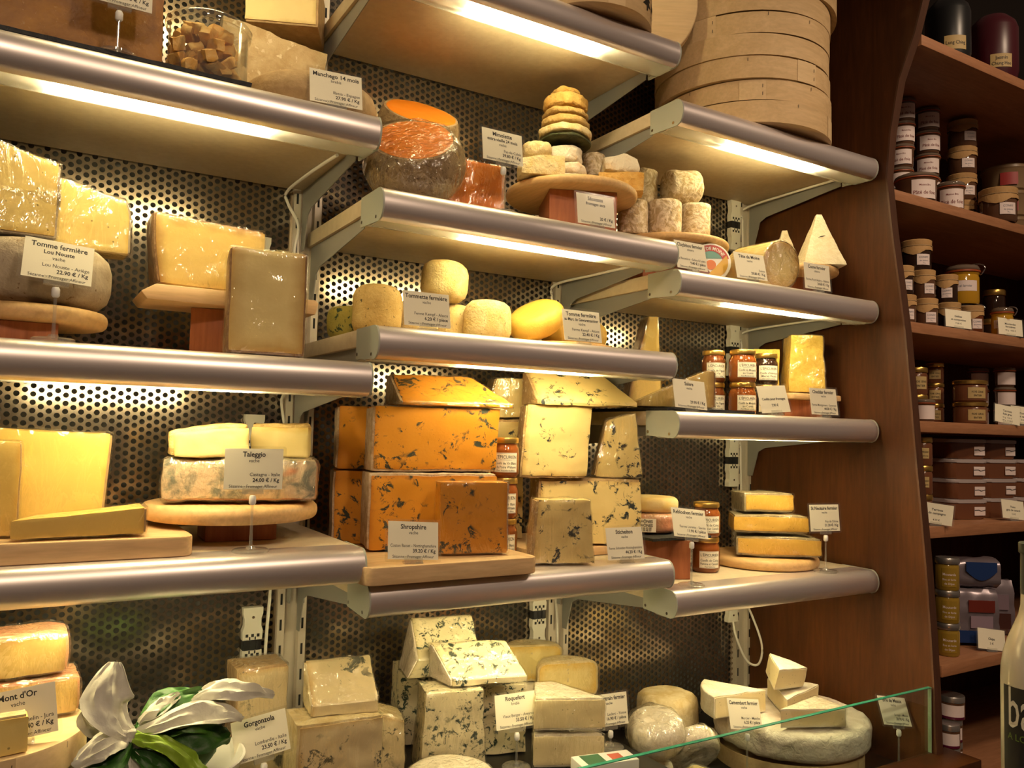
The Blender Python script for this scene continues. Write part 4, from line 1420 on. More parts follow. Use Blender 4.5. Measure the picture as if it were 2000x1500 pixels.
# ================================================================== BAY C, GOAT LOGS AND PYRAMIDS
z = TOP['C2']
wood_block((0.850, 0.205), z, 0.16, 0.10, 0.100, 'red wooden block under the board of goat logs', -20)
round_board((0.850, 0.235), z + 0.1005, 0.152, 0.016, 'round beech board carrying the goat logs')
zb = z + 0.117
GL = 'goat logs on the round board'
wheel('goat_log', 'rough goat log standing beside the Sécosses card', (0.728, 0.215), zb, 0.036, 0.082, 'r_log', 0.006, 0.002, 40, group=GL)
wheel('goat_log', 'rough goat log standing in the middle of the board', (0.800, 0.185), zb, 0.041, 0.088, 'r_log', 0.007, 0.002, 40, group=GL)
wheel('goat_log', 'pale goat log standing at the board edge above its card', (0.890, 0.175), zb, 0.037, 0.092, 'r_log', 0.007, 0.002, 40, group=GL)
wheel('goat_log', 'goat log standing behind, on top of the row', (0.790, 0.255), zb + 0.089, 0.036, 0.090, 'r_log', 0.006, 0.002, 40, group=GL)
wheel('goat_log', 'goat log standing hidden at the back of the board', (0.785, 0.270), zb, 0.036, 0.087, 'r_log', 0.006, 0.002, 40, group=GL)
wheel('goat_log', 'plump goat log lying on its side on the others', (0.822, 0.205), zb + 0.0935, 0.041, 0.085, 'r_log', 0.010, 0.002, 40, group=GL, tilt=(4, 84), rotz=-10)
price_card((0.728, 0.008), z, 'price card reading Claçbitou fermier', ['Claçbitou fermier'], 'chèvre', 'La Racotière - Saône & Loire', '9.40 € / pièce', 0, -12)

# upright box of a small processed cheese with a printed scene
tin = thing('round_cheese_pack', 'round printed cheese pack with a red arched title standing upright', 'pack', (0.875, 0.115, z))
bm = BM()
lathe(bm, [(0, 0), (0.046, 0), (0.047, 0.001), (0.047, 0.034), (0.046, 0.035), (0, 0.035)], 40)
pk = obj('carton', bm, plain('white_carton', (0.78, 0.76, 0.70), 0.35), tin, 35)


def disc_print(name, poly, colr, lift=0.0006):
    bm = BM()
    bm.faces.new([bm.verts.new((a, c, 0.035 + lift)) for a, c in poly])
    obj(name, bm, plain(name + '_ink', colr, 0.4), pk, smooth=False)


arc = lambda r, a0, a1, n=14: [(r * math.cos(R(a0 + (a1 - a0) * k / n)), r * math.sin(R(a0 + (a1 - a0) * k / n))) for k in range(n + 1)]
disc_print('red_title_band', arc(0.043, 12, 168) + arc(0.028, 168, 12), (0.45, 0.03, 0.015))
disc_print('green_scene', arc(0.0275, 20, 160), (0.10, 0.28, 0.24), 0.0008)
disc_print('brown_scene', arc(0.036, 165, 285), (0.17, 0.035, 0.02), 0.0007)
disc_print('yellow_scene', arc(0.040, 250, 385), (0.62, 0.36, 0.03), 0.0009)
disc_print('orange_scene', [(0.0 + a * 0.4, -0.006 + c * 0.4) for a, c in arc(0.030, 0, 345, 18)], (0.62, 0.16, 0.02), 0.0011)
bm = lettering([('TETE DE MOINE', 0.011, 0, 0, 'c', True)], lambda a, c: ((0.0305 + c) * math.sin(a / 0.034), (0.0305 + c) * math.cos(a / 0.034), 0.0362))
obj('arched_text', bm, plain('white_ink', (0.85, 0.83, 0.75), 0.5), pk, smooth=False)
tin.rotation_euler = (R(82), 0, R(-34))
settle(tin, z)
price_card((0.908, 0.006), z, 'price card reading Tête de Moine', ['Tête de Moine'], 'vache', 'Suisse', '29.80 € / Kg', -6, -14)
cyl = thing('tete_de_moine', 'wrapped golden cylinder of cheese lying with its pale cut face forward', 'cheese', (1.030, 0.030, z))
bm = sectorbm(0.056, 0.130, 0, 2 * PI, 0.004, full=True)
add_rd(bm, lambda c: 0.056 - math.hypot(c.x, c.y))
obj('paste', bm, 'p_pale', cyl, 40)
bm = BM()
lathe(bm, [(0.0566, 0.001), (0.0575, 0.004), (0.0575, 0.129), (0.050, 0.1315), (0, 0.1318), ], 48)
obj('rind', bm, 'r_reb', cyl, 40)
bm = BM()
lathe(bm, [(0, -0.0022), (0.056, -0.0022), (0.0596, 0.002), (0.0598, 0.125), (0.052, 0.140), (0.03, 0.146), (0, 0.143)], 48)
wobble(bm, 0.002, 40, 4.4)
obj('plastic_wrap', bm, 'wrap', cyl, 50)
cyl.rotation_euler = (R(-87), 0, R(-5))
settle(cyl, z)

wood_block((1.225, 0.135), z, 0.09, 0.08, 0.068, 'dark red wooden block under the pyramid board', -25)
round_board((1.212, 0.150), z + 0.0685, 0.112, 0.016, 'round beech board carrying the white pyramids')
zb = z + 0.085


def pyramid(label, loc, w, h, wt, phi, slit=False):
    bm = gridbox(w, w, h, {s: 0 for s in 'LRFKTB'}, 16)
    for v in bm.verts:
        k = 1 - (1 - wt / w) * v.co.z / h
        v.co.x *= k
        v.co.y = (v.co.y - w / 2) * k
    wobble(bm, 0.0016, 60, nseed())
    root = thing('goat_pyramid', label, 'cheese', (loc[0], loc[1], zb), R(phi), 'white goat pyramids')
    p = obj('rind', bm, 'r_pyr', root, 50)
    if slit:
        bm = BM()
        y = -w / 2 * (1 - (1 - wt / w) * 0.55) - 0.0012
        bm.faces.new([bm.verts.new(q) for q in ((-0.010, y, h * 0.53), (0.004, y, h * 0.555), (0.010, y, h * 0.575), (-0.002, y, h * 0.562))])
        obj('crack', bm, 'dark', root, smooth=False)
    return settle(root, zb)


pyramid('white goat pyramid with a small crack at the front of the board', (1.238, 0.092), 0.106, 0.138, 0.012, -33, True)
pyramid('white goat pyramid half hidden behind the golden cylinder', (1.262, 0.222), 0.086, 0.126, 0.012, -38)
price_card((1.128, 0.004), z, 'price card reading Cosne fermier under the pyramids', ['Cosne fermier'], 'chèvre', 'Ferme Port Aubry - Nièvre', '24.60 € / Kg', -2, -5)

# ================================================================== BAY C, JAM JARS AND CHEDDAR
z = TOP['C3']
slate_plate(0.672, 0.935, 0.022, 0.33, z, 'black slate under the salers pieces', 0.006)
zs = z + 0.0068
slab('salers_wedge', 'tall pointed salers wedge at the back of the slate', (0.770, 0.215), zs, 0.088, 0.07, 0.222, -25, 'p_comte', 'r_brown', 'L', 0.003, wrap='wrapt', amp=0.001,
     warp=lambda x, y, q: (x * (1 - 0.72 * q / 0.222) + 0.020 * q / 0.222, y, q))
slab('salers_wedge', 'low wrapped salers wedge behind its price card', (0.742, 0.082), zs, 0.185, 0.085, 0.082, -36, 'p_comte', 'r_brown', 'R', 0.003, wrap='wrap', amp=0.001,
     warp=lambda x, y, q: (x, y, q * (0.10 + 0.90 * min(1.0, (x / 0.185 + 0.5) * 1.12))))
price_card((0.728, 0.008), z, 'price card reading Salers', ['Salers'], 'vache', '', '29.90 € / Kg', -3, -14, lean=3)
GJ = 'jam jars in two rows'
ja = ["Confit de Figues", "au Vin", "Pour Roquefort & Bleu"]
jb = ["Confit de Mirabelle", "au Cumin", "Pour Munster & Gouda"]
jc = ["Confit d'Abricot", "Miel et Fleurs", "Pour Chèvre & Brebis"]
for k in range(2):
    zz = z + 0.0004 + k * 0.0785 + (0.0 if k else 0)
    lv = ('lower', 'upper')[k]
    sx = 0.0066 if k == 0 else 0.0066
    confit_jar((0.946, 0.165), zz, f'{lv} brown jam jar behind the Salers wedge', ja, 'j_brown', -118, 0.029, 0.078, GJ)
    confit_jar((0.982, 0.105), zz, f'{lv} amber mirabelle jam jar in the middle of the rows', jb, 'j_amber', -112, 0.0325, 0.078, GJ)
    confit_jar((1.090, 0.130), zz, f'{lv} dark jam jar beside the cheddar', jc, 'j_dark', -122, 0.030, 0.078, GJ)
price_card((0.985, 0.002), z, 'price card reading Confits pour fromages leaning sideways', [], '', '', '', -4, -14, lean=-4,
           plain_lines=[('Confits pour fromages', 0.0085, 0, 0.034, 'c', True), ('7.90 €', 0.0085, 0, 0.019, 'c', True)])
wood_block((1.195, 0.100), z, 0.11, 0.10, 0.046, 'dark red wooden block under the cheddar', -15)
cut_board(1.125, 1.315, 0.075, 0.26, z + 0.0465, 0.014, 'small beech board under the cheddar', 0.012, 0)
slab('cheddar_block', 'rough yellow cheddar block wrapped in plastic', (1.215, 0.105), z + 0.061, 0.092, 0.105, 0.145, -38, 'p_ched', 'r_tan', 'R', 0.003, wrap='wrapt', amp=0.003, n=22,
     warp=lambda x, y, q: (x * (1 - 0.10 * q / 0.145), y * (1 - 0.10 * q / 0.145), q))
slab('cheddar_block', 'smaller cheddar piece just showing behind the big yellow block', (1.165, 0.195), z + 0.061, 0.070, 0.06, 0.118, -30, 'p_ched', amp=0.002, n=14)
price_card((1.150, 0.000), z, 'price card reading Cheddar fermier', ['Cheddar fermier'], 'vache', 'Ferme Montgomery - Somerset', '44.00 € / Kg', -4, -8)

# ================================================================== BAY C, REBLOCHON AND SAINT-NECTAIRE
z = TOP['C4']
wood_block((0.745, 0.105), z, 0.115, 0.12, 0.086, 'red wooden block under the reblochon slate', -28)
slate_plate(0.692, 0.865, 0.085, 0.33, z + 0.0865, 'black slate under the wrapped reblochon', 0.006)
zs = z + 0.0935
wheel('reblochon', 'wrapped pinkish reblochon disc with a paper label', (0.778, 0.200), zs, 0.070, 0.043, 'r_talp', 0.012, 0.0012, 22, wrap='wrap')
bm = BM()
cyl_patch(bm, 0.0745, R(-155), R(-118), 0.006, 0.036, 8)
o = tag(obj('paper_sticker', bm, 'labelp'), 'printed paper sticker reading Thônes on the wrapped reblochon', 'sticker')
o.location = (0.778, 0.200, zs)
obj('printed_text', lettering([('THÔNES', 0.009, 0, 0.027, 'c', True), ('THÔNES', 0.009, 0, 0.018, 'c', True), ('04 50 02 00', 0.006, 0, 0.0125, 'c', True), ('03 50 46 01', 0.006, 0, 0.008, 'c', True)],
                                 on_cyl(0.0751, R(-136)), 0.042), 'ink', o, smooth=False)
wheel('reblochon', 'bare golden reblochon disc lying on the wrapped one', (0.785, 0.205), zs + 0.0465, 0.066, 0.034, 'r_reb', 0.014, 0.0012, 22)
jd = ["Confit de Coing", "Pomme et Cannelle", "Pour Reblochon"]
for k, lab in enumerate(('lower amber jam jar beside the saint-nectaire', 'upper amber jam jar beside the saint-nectaire')):
    confit_jar((0.912, 0.150), z + 0.0004 + k * 0.0815, lab, jd, 'j_amber', -116, 0.033, 0.081, 'quince jam jars')
confit_jar((0.915, 0.235), z + 0.0004, 'shaded jam jar at the back behind the quince jars', jd, 'j_brown', -116, 0.030, 0.078, 'quince jam jars')
price_card((0.742, 0.018), z, 'price card reading Reblochon fermier on a clear stand', ['Reblochon fermier'], 'vache', 'Ferme Lorette - Savoie', '11.90 € / pièce', -8, -22, 0.088, lean=6)
round_board((1.135, 0.175), z + 0.0003, 0.135, 0.026, 'round beech board under the saint-nectaire stack')
zb = z + 0.027
GN = 'saint-nectaire pieces in a stack'
nw = lambda x, y, q: (x * (1 - 0.25 * y / 0.14) + 0.0, y, q)
slab('saint_nectaire_piece', 'bottom saint-nectaire piece of the stack, widest of the three', (1.095, 0.090), zb, 0.205, 0.13, 0.046, -36, 'p_nect', 'r_nect', 'TBLK', 0.004, wrap='wrapt', amp=0.0018, rnd=1, warp=nw, group=GN)
slab('saint_nectaire_piece', 'middle saint-nectaire piece of the stack', (1.085, 0.105), zb + 0.0545, 0.185, 0.12, 0.042, -30, 'p_nect', 'r_nect', 'TBK', 0.004, wrap='wrapt', amp=0.0018, rnd=1, warp=nw, group=GN)
slab('saint_nectaire_piece', 'top saint-nectaire piece of the stack, smallest with grey side', (1.100, 0.125), zb + 0.1045, 0.130, 0.10, 0.044, -20, 'p_nect', 'r_nect', 'TBLK', 0.004, wrap='wrapt', amp=0.0018, rnd=1, warp=nw, group=GN)
price_card((1.180, 0.022), z, 'price card reading St Nectaire fermier on a clear stand', ['St Nectaire fermier'], 'vache', 'Puy de Dôme', '21.20 € / Kg', -10, -6, 0.083)


# ================================================================== LOW COUNTER, ON THE RAISED STEP
z = RZ + 0.0006
bent_box((-0.522, 0.045), 0.9306, 0.122, 0.142, 'round bentwood box with lid under the Mont d\'Or card', 0.034, 20, name='mont_dor_box')
zl = 0.9306 + 0.1465
price_card((-0.478, -0.030), zl, 'large price card reading Mont d\'Or on the bentwood lid', ["Mont d'Or"], 'vache', 'Michelin - Jura', '23.40 € / Kg', -4, -12, lean=-7)
slab('soft_cheese_piece', 'creamy cut cheese piece before the Mont d\'Or card', (-0.512, -0.068), zl, 0.085, 0.026, 0.048, 6, 'p_tomme', 'r_bloom', 'T', 0.003, amp=0.001, rnd=2)
slab('morbier_piece', 'lower wrapped yellow cheese piece on the bentwood lid', (-0.500, 0.055), zl, 0.190, 0.09, 0.050, 2, 'p_comte', 'r_talp', 'TR', 0.003, wrap='wrap', amp=0.002, rnd=2)
slab('morbier_piece', 'upper wrapped yellow cheese piece with bulging side', (-0.520, 0.060), zl + 0.058, 0.195, 0.09, 0.056, 2, 'p_comte', 'r_talp', 'TR', 0.003, wrap='wrap', amp=0.002, rnd=2,
     warp=lambda x, y, q: (x, y, q * (1 - 0.2 * (x / 0.19) ** 2)))

# bowl of cheeses bundled in leaves and white paper
M['leaf'] = mottled('green_leaf', (0.015, 0.060, 0.008), (0.030, 0.10, 0.012), 30, 0.45, 60, 0.3)
M['ribbon'] = mottled('bright_green_leaf', (0.20, 0.34, 0.02), (0.26, 0.40, 0.04), 20, 0.4, 60, 0.2)
M['tissue'] = mottled('white_tissue_paper', (0.60, 0.58, 0.49), (0.68, 0.66, 0.57), 20, 0.9, 40, 0.5, spec=0.1)
bx, by = -0.280, 0.040
bowl = thing('white_bowl', 'white bowl holding leaf and paper bundles', 'bowl', (bx, by, 0.9306))
bm = BM()
lathe(bm, [(0, 0.0), (0.055, 0.0), (0.060, 0.004), (0.098, 0.052), (0.106, 0.070), (0.1025, 0.071), (0.094, 0.053), (0.057, 0.008), (0, 0.008)], 48)
obj('bowl_body', bm, plain('white_porcelain', (0.72, 0.71, 0.66), 0.25), bowl)


def sheet(name, mat, pts, width, parent, curl=0.3, n=20, m_=12, twist=0.0, crease=0.010):
    """a leaf-like curved sheet along a path, pointed at the start, given thickness"""
    path = smooth_path(pts, max(2, n // (len(pts) - 1)))
    bm = BM()
    rows = []
    sd = nseed()
    up = Vector((0, -0.5, 1)).normalized()
    for i, p in enumerate(path):
        t = i / (len(path) - 1)
        d = (path[min(i + 1, len(path) - 1)] - path[max(i - 1, 0)]).normalized()
        s = d.cross(up)
        s.normalize()
        nn = s.cross(d)
        w = width(t)
        row = []
        for j in range(m_ + 1):
            q = j / m_ * 2 - 1
            off = nn * (curl * w * (1 - q * q)) + nn * crease * (noise.noise(Vector((t * 3 + sd, q * 2.6, sd * 2))) + 0.5 * noise.noise(Vector((t * 7 + sd, q * 6, sd))))
            row.append(bm.verts.new(p + s * (q * w) + off))
        rows.append(row)
    for a, b_ in zip(rows, rows[1:]):
        for j in range(m_):
            bm.faces.new((a[j], a[j + 1], b_[j + 1], b_[j]))
    bmesh.ops.recalc_face_normals(bm, faces=bm.faces[:])
    r_ = bmesh.ops.solidify(bm, geom=bm.faces[:], thickness=0.0006)
    return obj(name, bm, mat, parent, 60)


GB = 'leaf and paper bundles in the white bowl'
kx, ky, kz = -0.347, -0.040, 1.066
bun = thing('cheese_bundle', 'white paper and green leaf bundle with a knot, filling the bowl', 'bundle', (kx, ky, kz), group=GB)
tip = lambda a, w: (lambda t: w * (0.12 + 0.88 * math.sin(min(1, t * 1.15 / a) * PI / 2)) * (1 if t < 0.6 else 1 - (t - 0.6) * 1.9))
sheet('paper_wing', 'tissue', [(0, 0, 0), (-0.030, 0.008, 0.045), (-0.022, 0.025, 0.100)], tip(0.7, 0.034), bun, 0.35)
sheet('paper_wing', 'tissue', [(0, 0, 0), (-0.032, -0.012, 0.002), (-0.068, -0.012, -0.022)], tip(0.6, 0.022), bun, 0.3)
sheet('paper_wing', 'tissue', [(0.005, 0, 0.004), (0.060, -0.012, 0.022), (0.115, -0.006, 0.020), (0.150, 0.005, 0.004)], tip(0.6, 0.026), bun, 0.35)
sheet('paper_wing', 'tissue', [(0.07, 0.03, 0.020), (0.110, 0.02, 0.040), (0.155, 0.02, 0.040), (0.200, 0.03, 0.020)], tip(0.6, 0.022), bun, 0.4)
sheet('paper_wing', 'tissue', [(0.012, 0.01, 0.014), (0.040, 0.02, 0.032), (0.066, 0.03, 0.040)], tip(0.6, 0.014), bun, 0.3)
sheet('paper_wing', 'tissue', [(0, -0.005, -0.005), (0.014, -0.018, -0.030), (0.024, -0.02, -0.055)], tip(0.6, 0.018), bun, 0.3)
sheet('paper_wing', 'tissue', [(-0.020, 0.04, -0.01), (-0.042, 0.035, 0.020), (-0.050, 0.03, 0.055)], tip(0.6, 0.024), bun, 0.3)
sheet('green_leaf', 'ribbon', [(0.004, -0.010, 0.006), (0.036, -0.026, -0.002), (0.070, -0.034, -0.030), (0.088, -0.034, -0.056)], lambda t: 0.010 + 0.010 * t, bun, 0.25)
sheet('green_leaf', 'leaf', [(0, -0.006, -0.004), (-0.034, -0.020, -0.026), (-0.070, -0.02, -0.052)], tip(0.7, 0.026), bun, 0.3)
sheet('green_leaf', 'leaf', [(0.01, 0.02, 0.0), (0.050, 0.03, 0.030), (0.105, 0.04, 0.036)], tip(0.7, 0.028), bun, 0.3)
sheet('green_leaf', 'leaf', [(0.03, 0.004, -0.012), (0.085, 0.002, -0.012), (0.135, 0.01, -0.022)], tip(0.7, 0.032), bun, 0.3)
sheet('green_leaf', 'leaf', [(0.0, -0.012, -0.012), (0.034, -0.024, -0.034), (0.060, -0.024, -0.060)], tip(0.7, 0.026), bun, 0.3)
sheet('green_leaf', 'ribbon', [(-0.008, -0.020, -0.035), (-0.014, -0.026, -0.050), (-0.012, -0.026, -0.070)], lambda t: 0.012, bun, 0.2)
bm = sectorbm(0.070, 0.055, 0, 2 * PI, 0.025, full=True)
wobble(bm, 0.008, 30, 2.2)
bmesh.ops.translate(bm, vec=(0.060, 0.075, -0.075), verts=bm.verts[:])
obj('leaf_wrapped_cheese', bm, 'leaf', bun, 60)
bm = gridbox(0.012, 0.012, 0.018, {s: 0 for s in 'LRFKTB'}, 5)
bmesh.ops.smooth_vert(bm, verts=bm.verts[:], factor=0.5, use_axis_x=True, use_axis_y=True, use_axis_z=True)
wobble(bm, 0.003, 90, 1.0)
bmesh.ops.translate(bm, vec=(0.0, -0.008, -0.006), verts=bm.verts[:])
obj('paper_knot', bm, 'tissue', bun)

# gorgonzola group
GG = 'gorgonzola pieces'
slab('gorgonzola_piece', 'tall gorgonzola piece in crumpled plastic behind its price card', (-0.112, 0.178), z, 0.092, 0.08, 0.222, 0, 'p_gorg', 'r_tan', 'LT', 0.004, wrap='wrap', amp=0.002, group=GG)
price_card((-0.140, 0.045), z, 'price card half hidden by white paper, ending in zola', ['Gorgonzola'], 'vache', 'Lombardie - Italie', '23.50 € / Kg', 4, -14, 0.110, lean=-6)
slab('gorgonzola_piece', 'wide gorgonzola block with dark veins at the front', (-0.008, 0.062), z, 0.148, 0.10, 0.150, -4, 'p_gorg', 'r_bloom', 'LT', 0.004, wrap='wrapt', amp=0.0025, group=GG)
slab('gorgonzola_piece', 'pale gorgonzola slab lying tilted on the wide block', (0.005, 0.085), z + 0.152, 0.118, 0.085, 0.075, -8, 'p_gorg', 'r_bloom', 'L', 0.003, wrap='wrapt', amp=0.002, group=GG,
     warp=lambda x, y, q: (x, y, q * (0.25 + 0.75 * min(1, y / 0.07))))
slab('gorgonzola_piece', 'gorgonzola wedge leaning out behind the wide block', (0.098, 0.172), z, 0.115, 0.08, 0.130, -14, 'p_gorg', 'r_bloom', 'T', 0.004, wrap='wrap', amp=0.0025, group=GG,
     warp=lambda x, y, q: (x, y, q - 0.035 * (x / 0.12 + 0.5) * q / 0.13))
wheel('orange_cheese', 'small round orange cheese top peeping up at the counter front', (-0.045, -0.045), z, 0.032, 0.106, 'r_dry1', 0.028, 0.001, 20)
bm = sectorbm(0.034, 0.06, 0, 2 * PI, 0.015, full=True)
wobble(bm, 0.008, 60, 3.1)
o = tag(obj('wrapped_toffee', bm, 'r_dryw'), 'small crumpled wrapped cheese beside the orange one', 'cheese')
o.location = (-0.135, 0.005, z)
settle(o, z)

# roquefort group
GR = 'roquefort pieces'
slab('roquefort_piece', 'roquefort block standing at the bottom of the pile', (0.232, 0.110), z, 0.126, 0.08, 0.150, -14, 'p_roq', 'r_whitep', '', 0.003, wrap='wrap', amp=0.002, group=GG,
     warp=lambda x, y, q: (x * (1 - 0.12 * q / 0.15), y, q))
slab('roquefort_piece', 'roquefort block behind the roquefort price card', (0.360, 0.160), z, 0.115, 0.08, 0.135, -16, 'p_roq', 'r_whitep', '', 0.003, amp=0.002, group=GG)
slab('roquefort_piece', 'roquefort block standing at the back, carrying the upper pieces', (0.262, 0.272), z, 0.140, 0.085, 0.150, -14, 'p_roq', 'r_whitep', '', 0.003, amp=0.002, group=GG)
slab('roquefort_slab', 'roquefort slab leaning at the back of the pile', (0.255, 0.205), z + 0.152, 0.132, 0.085, 0.100, -12, 'p_roq', 'r_whitep', 'L', 0.003, wrap='wrapt', amp=0.002, group=GR,
     warp=lambda x, y, q: (x - 0.020 * (0.5 - q / 0.1), y, q * (0.35 + 0.65 * min(1, y / 0.07))))
slab('roquefort_slab', 'roquefort slab lying across the top front of the pile', (0.295, 0.118), z + 0.152, 0.155, 0.075, 0.066, -14, 'p_roq', 'r_whitep', 'L', 0.003, wrap='wrapt', amp=0.002, group=GR,
     warp=lambda x, y, q: (x + 0.03 * (0.5 - y / 0.075), y, q * (0.18 + 0.82 * min(1, y / 0.065))))
sector('half_round_cheese', 'white half round wrapped cheese at the counter front', (0.175, 0.012), z, 0.082, 0.056, -20, 200, 'p_brie', 'r_white', 0.02, rotz=-20, wrap='wrap')
price_card((0.358, 0.088), z, 'price card reading Roquefort half hidden by white wedges', ['Roquefort'], 'brebis', 'Vieux Berger - Aveyron', '33.50 € / Kg', -4, -12, 0.062)
GW = 'white wedges in plastic'
wv = lambda w, d: (lambda x, y, q: (x * (1 - 0.75 * y / d) + 0.25 * w * y / d * -1, y, q))
slab('white_wedge', 'lower white-rinded wedge in clear plastic', (0.445, 0.035), z, 0.142, 0.11, 0.062, -24, 'p_brie', 'r_white', 'TB', 0.004, wrap='wrap', amp=0.0015, warp=wv(0.142, 0.11), group=GW)
slab('white_wedge', 'upper white-rinded wedge in clear plastic', (0.445, 0.035), z + 0.0695, 0.142, 0.11, 0.062, -24, 'p_brie', 'r_white', 'TB', 0.004, wrap='wrap', amp=0.0015, warp=wv(0.142, 0.11), group=GW)
bm = BM()
box(bm, -0.06, 0.06, 0, 0.05, 0, 0.040, 0.002)
pkg = thing('label_box', 'white carton with a green printed corner at the counter front', 'box', (0.475, -0.058, z), R(-10))
cb = obj('carton', bm, plain('white_board', (0.78, 0.76, 0.70), 0.5), pkg)
bm = BM()
box(bm, -0.045, -0.005, 0.004, 0.045, 0.0401, 0.0405)
obj('green_print', bm, plain('green_ink', (0.03, 0.10, 0.045), 0.5), cb, smooth=False)
bm = BM()
box(bm, 0.010, 0.035, 0.012, 0.038, 0.0401, 0.0405)
obj('red_stamp_print', bm, plain('red_ink', (0.45, 0.10, 0.06), 0.5), cb, smooth=False)

# half rounds of washed-rind cheese
GSO = 'half rounds with washed rind'
sector('washed_rind_half', 'upper washed-rind half round showing its creamy cut', (0.520, 0.292), z + 0.085, 0.070, 0.080, 0, 180, 'p_soft', 'r_bloom', 0.016, 0.004, 0.002, rotz=-18, wrap='wrapt', group=GSO)
sector('washed_rind_half', 'front washed-rind half round beside the Yonne card', (0.552, 0.195), z + 0.070, 0.070, 0.078, 0, 180, 'p_soft', 'r_bloom', 0.016, 0.004, 0.002, rotz=-14, wrap='wrapt', group=GSO)
wheel('washed_rind_round', 'white washed-rind round under the creamy half', (0.515, 0.328), z, 0.066, 0.084, 'r_white', 0.018, 0.002, 24)
wheel('washed_rind_round', 'low white round under the front half', (0.560, 0.200), z, 0.055, 0.069, 'r_white', 0.018, 0.002, 24)
price_card((0.585, 0.085), z, 'price card ending in fermier, priced by the piece, behind white wedges', ['Soumaintrain fermier'], 'vache', 'Leclerc - Yonne', '16.90 € / pièce', -6, -10, 0.030)

# ================================================================== LOW COUNTER, RIGHT TRAY
z = CZ + 0.0006
G4 = 'white rounds in shiny plastic'
wheel('wrapped_round', 'plump white round in shiny plastic resting on others', (0.712, 0.092), z + 0.070, 0.062, 0.078, 'r_white', 0.030, 0.003, 24, wrap='wrap', group=G4, tilt=(14, -10))
wheel('wrapped_round', 'white round in shiny plastic tilted on its edge', (0.822, 0.080), z, 0.062, 0.050, 'r_white', 0.018, 0.003, 24, wrap='wrap', group=G4, tilt=(-52, 18))
wheel('wrapped_round', 'white round lying flat under the plump one', (0.706, 0.105), z, 0.054, 0.060, 'r_white', 0.022, 0.003, 24, wrap='wrap', group=G4)
wheel('wrapped_round', 'small cut white round in plastic close to the glass', (0.715, -0.042), z, 0.050, 0.072, 'r_reb', 0.020, 0.003, 24, wrap='wrap', group=G4, tilt=(8, 12))
price_card((0.905, 0.010), z, 'price card reading Camembert fermier behind the glass edge', ['Camembert fermier'], 'vache', 'Mercier - Manche', '6.25 € / pièce', -8, -24, 0.105, lean=8)
bent_box((1.115, 0.080), z, 0.172, 0.042, 'low bentwood box under the big brie', 0, 30)
zb = z + 0.0455
wheel('brie_round', 'big white brie with uneven bloomy rim on a bentwood box', (1.120, 0.075), zb, 0.180, 0.062, 'r_whitep', 0.018, 0.004, 30)
zt = zb + 0.068
GBR = 'brie wedges on the big brie'
sector('brie_wedge', 'flat brie wedge at the front of the pile', (0.985, -0.012), zt, 0.155, 0.040, -19, 17, 'p_brie', 'r_white', 0.004, 0.003, 0.002, rotz=-6, wrap='wrapt', group=GBR)
sector('brie_wedge', 'long brie wedge pointing forward under the top one', (1.045, 0.020), zt, 0.170, 0.046, -22, 20, 'p_brie', 'r_white', 0.004, 0.003, 0.002, rotz=37, group=GBR)
sector('brie_wedge', 'topmost brie wedge resting on the long one', (1.030, 0.045), zt + 0.050, 0.125, 0.048, -22, 22, 'p_brie', 'r_white', 0.004, 0.003, 0.002, rotz=30, group=GBR, tilt=(13, 2))
sector('brie_wedge', 'brie wedge lying behind the Camembert card', (1.045, 0.085), zt, 0.150, 0.050, -28, 28, 'p_brie', 'r_white', 0.004, 0.003, 0.002, rotz=146, group=GBR)
wheel('camembert_round', 'small camembert round beside the big brie', (0.905, 0.270), z, 0.075, 0.125, 'r_bloom', 0.022, 0.003, 24)
price_card((1.270, -0.108), z, 'price card reading Brie de Meaux behind the glass', ['Brie de Meaux'], 'vache', 'Dongé - Meuse', '28.90 € / Kg', -8, -28, 0.092, lean=10)


# ================================================================== WALNUT BOOKCASE BESIDE THE CHEESE WALL
BS = [(2.5049, -0.116), (2.1353, -0.040), (1.7972, -0.073), (1.551, -0.099), (1.2977, -0.122), (0.9838, -0.158), (0.66, -0.160)]
bc = thing('bookcase', 'walnut bookcase with six shelves of jars beside the cheese wall', 'bookcase', (1.358, 0, 0))
for zt_, yf in BS:
    bm = BM()
    box(bm, 0.0005, 1.30, yf, 0.335, zt_ - 0.027, zt_, 0.0015)
    obj('shelf_board', bm, 'walnut_h', bc)
bm = BM()
box(bm, 0.0005, 1.30, 0.336, 0.350, 0.02, 2.85)
obj('back_panel', bm, 'walnut', bc, smooth=False)
bm = BM()
box(bm, 1.3005, 1.324, -0.16, 0.350, 0.02, 2.85)
obj('side_board', bm, 'walnut', bc, smooth=False)
bm = BM()
box(bm, 0.0005, 1.30, -0.14, 0.335, 0.001, 0.06)
obj('plinth', bm, 'walnut', bc, smooth=False)

M['pate'] = plain('pate_in_glass', (0.115, 0.055, 0.030), 0.12)
M['orange_seal'] = plain('orange_rubber_seal', (0.36, 0.075, 0.02), 0.45)
M['glasslid'] = plain('thick_glass_lid', (0.16, 0.12, 0.09), 0.08)
M['whitelab'] = plain('pinkish_white_label', (0.80, 0.68, 0.66), 0.6)
M['kraft'] = mottled('kraft_paper', (0.46, 0.27, 0.11), (0.54, 0.33, 0.14), 30, 0.7, 50, 0.5)
M['twine'] = plain('twine', (0.42, 0.30, 0.16), 0.8)
M['yellowfill'] = plain('yellow_preserve', (0.50, 0.27, 0.02), 0.12)
M['mustard'] = plain('mustard', (0.30, 0.19, 0.025), 0.12)
M['wire'] = plain('wire_clasp', (0.6, 0.6, 0.62), 0.25, 1.0)
M['creamlab'] = plain('cream_paper_label', (0.50, 0.36, 0.15), 0.6)
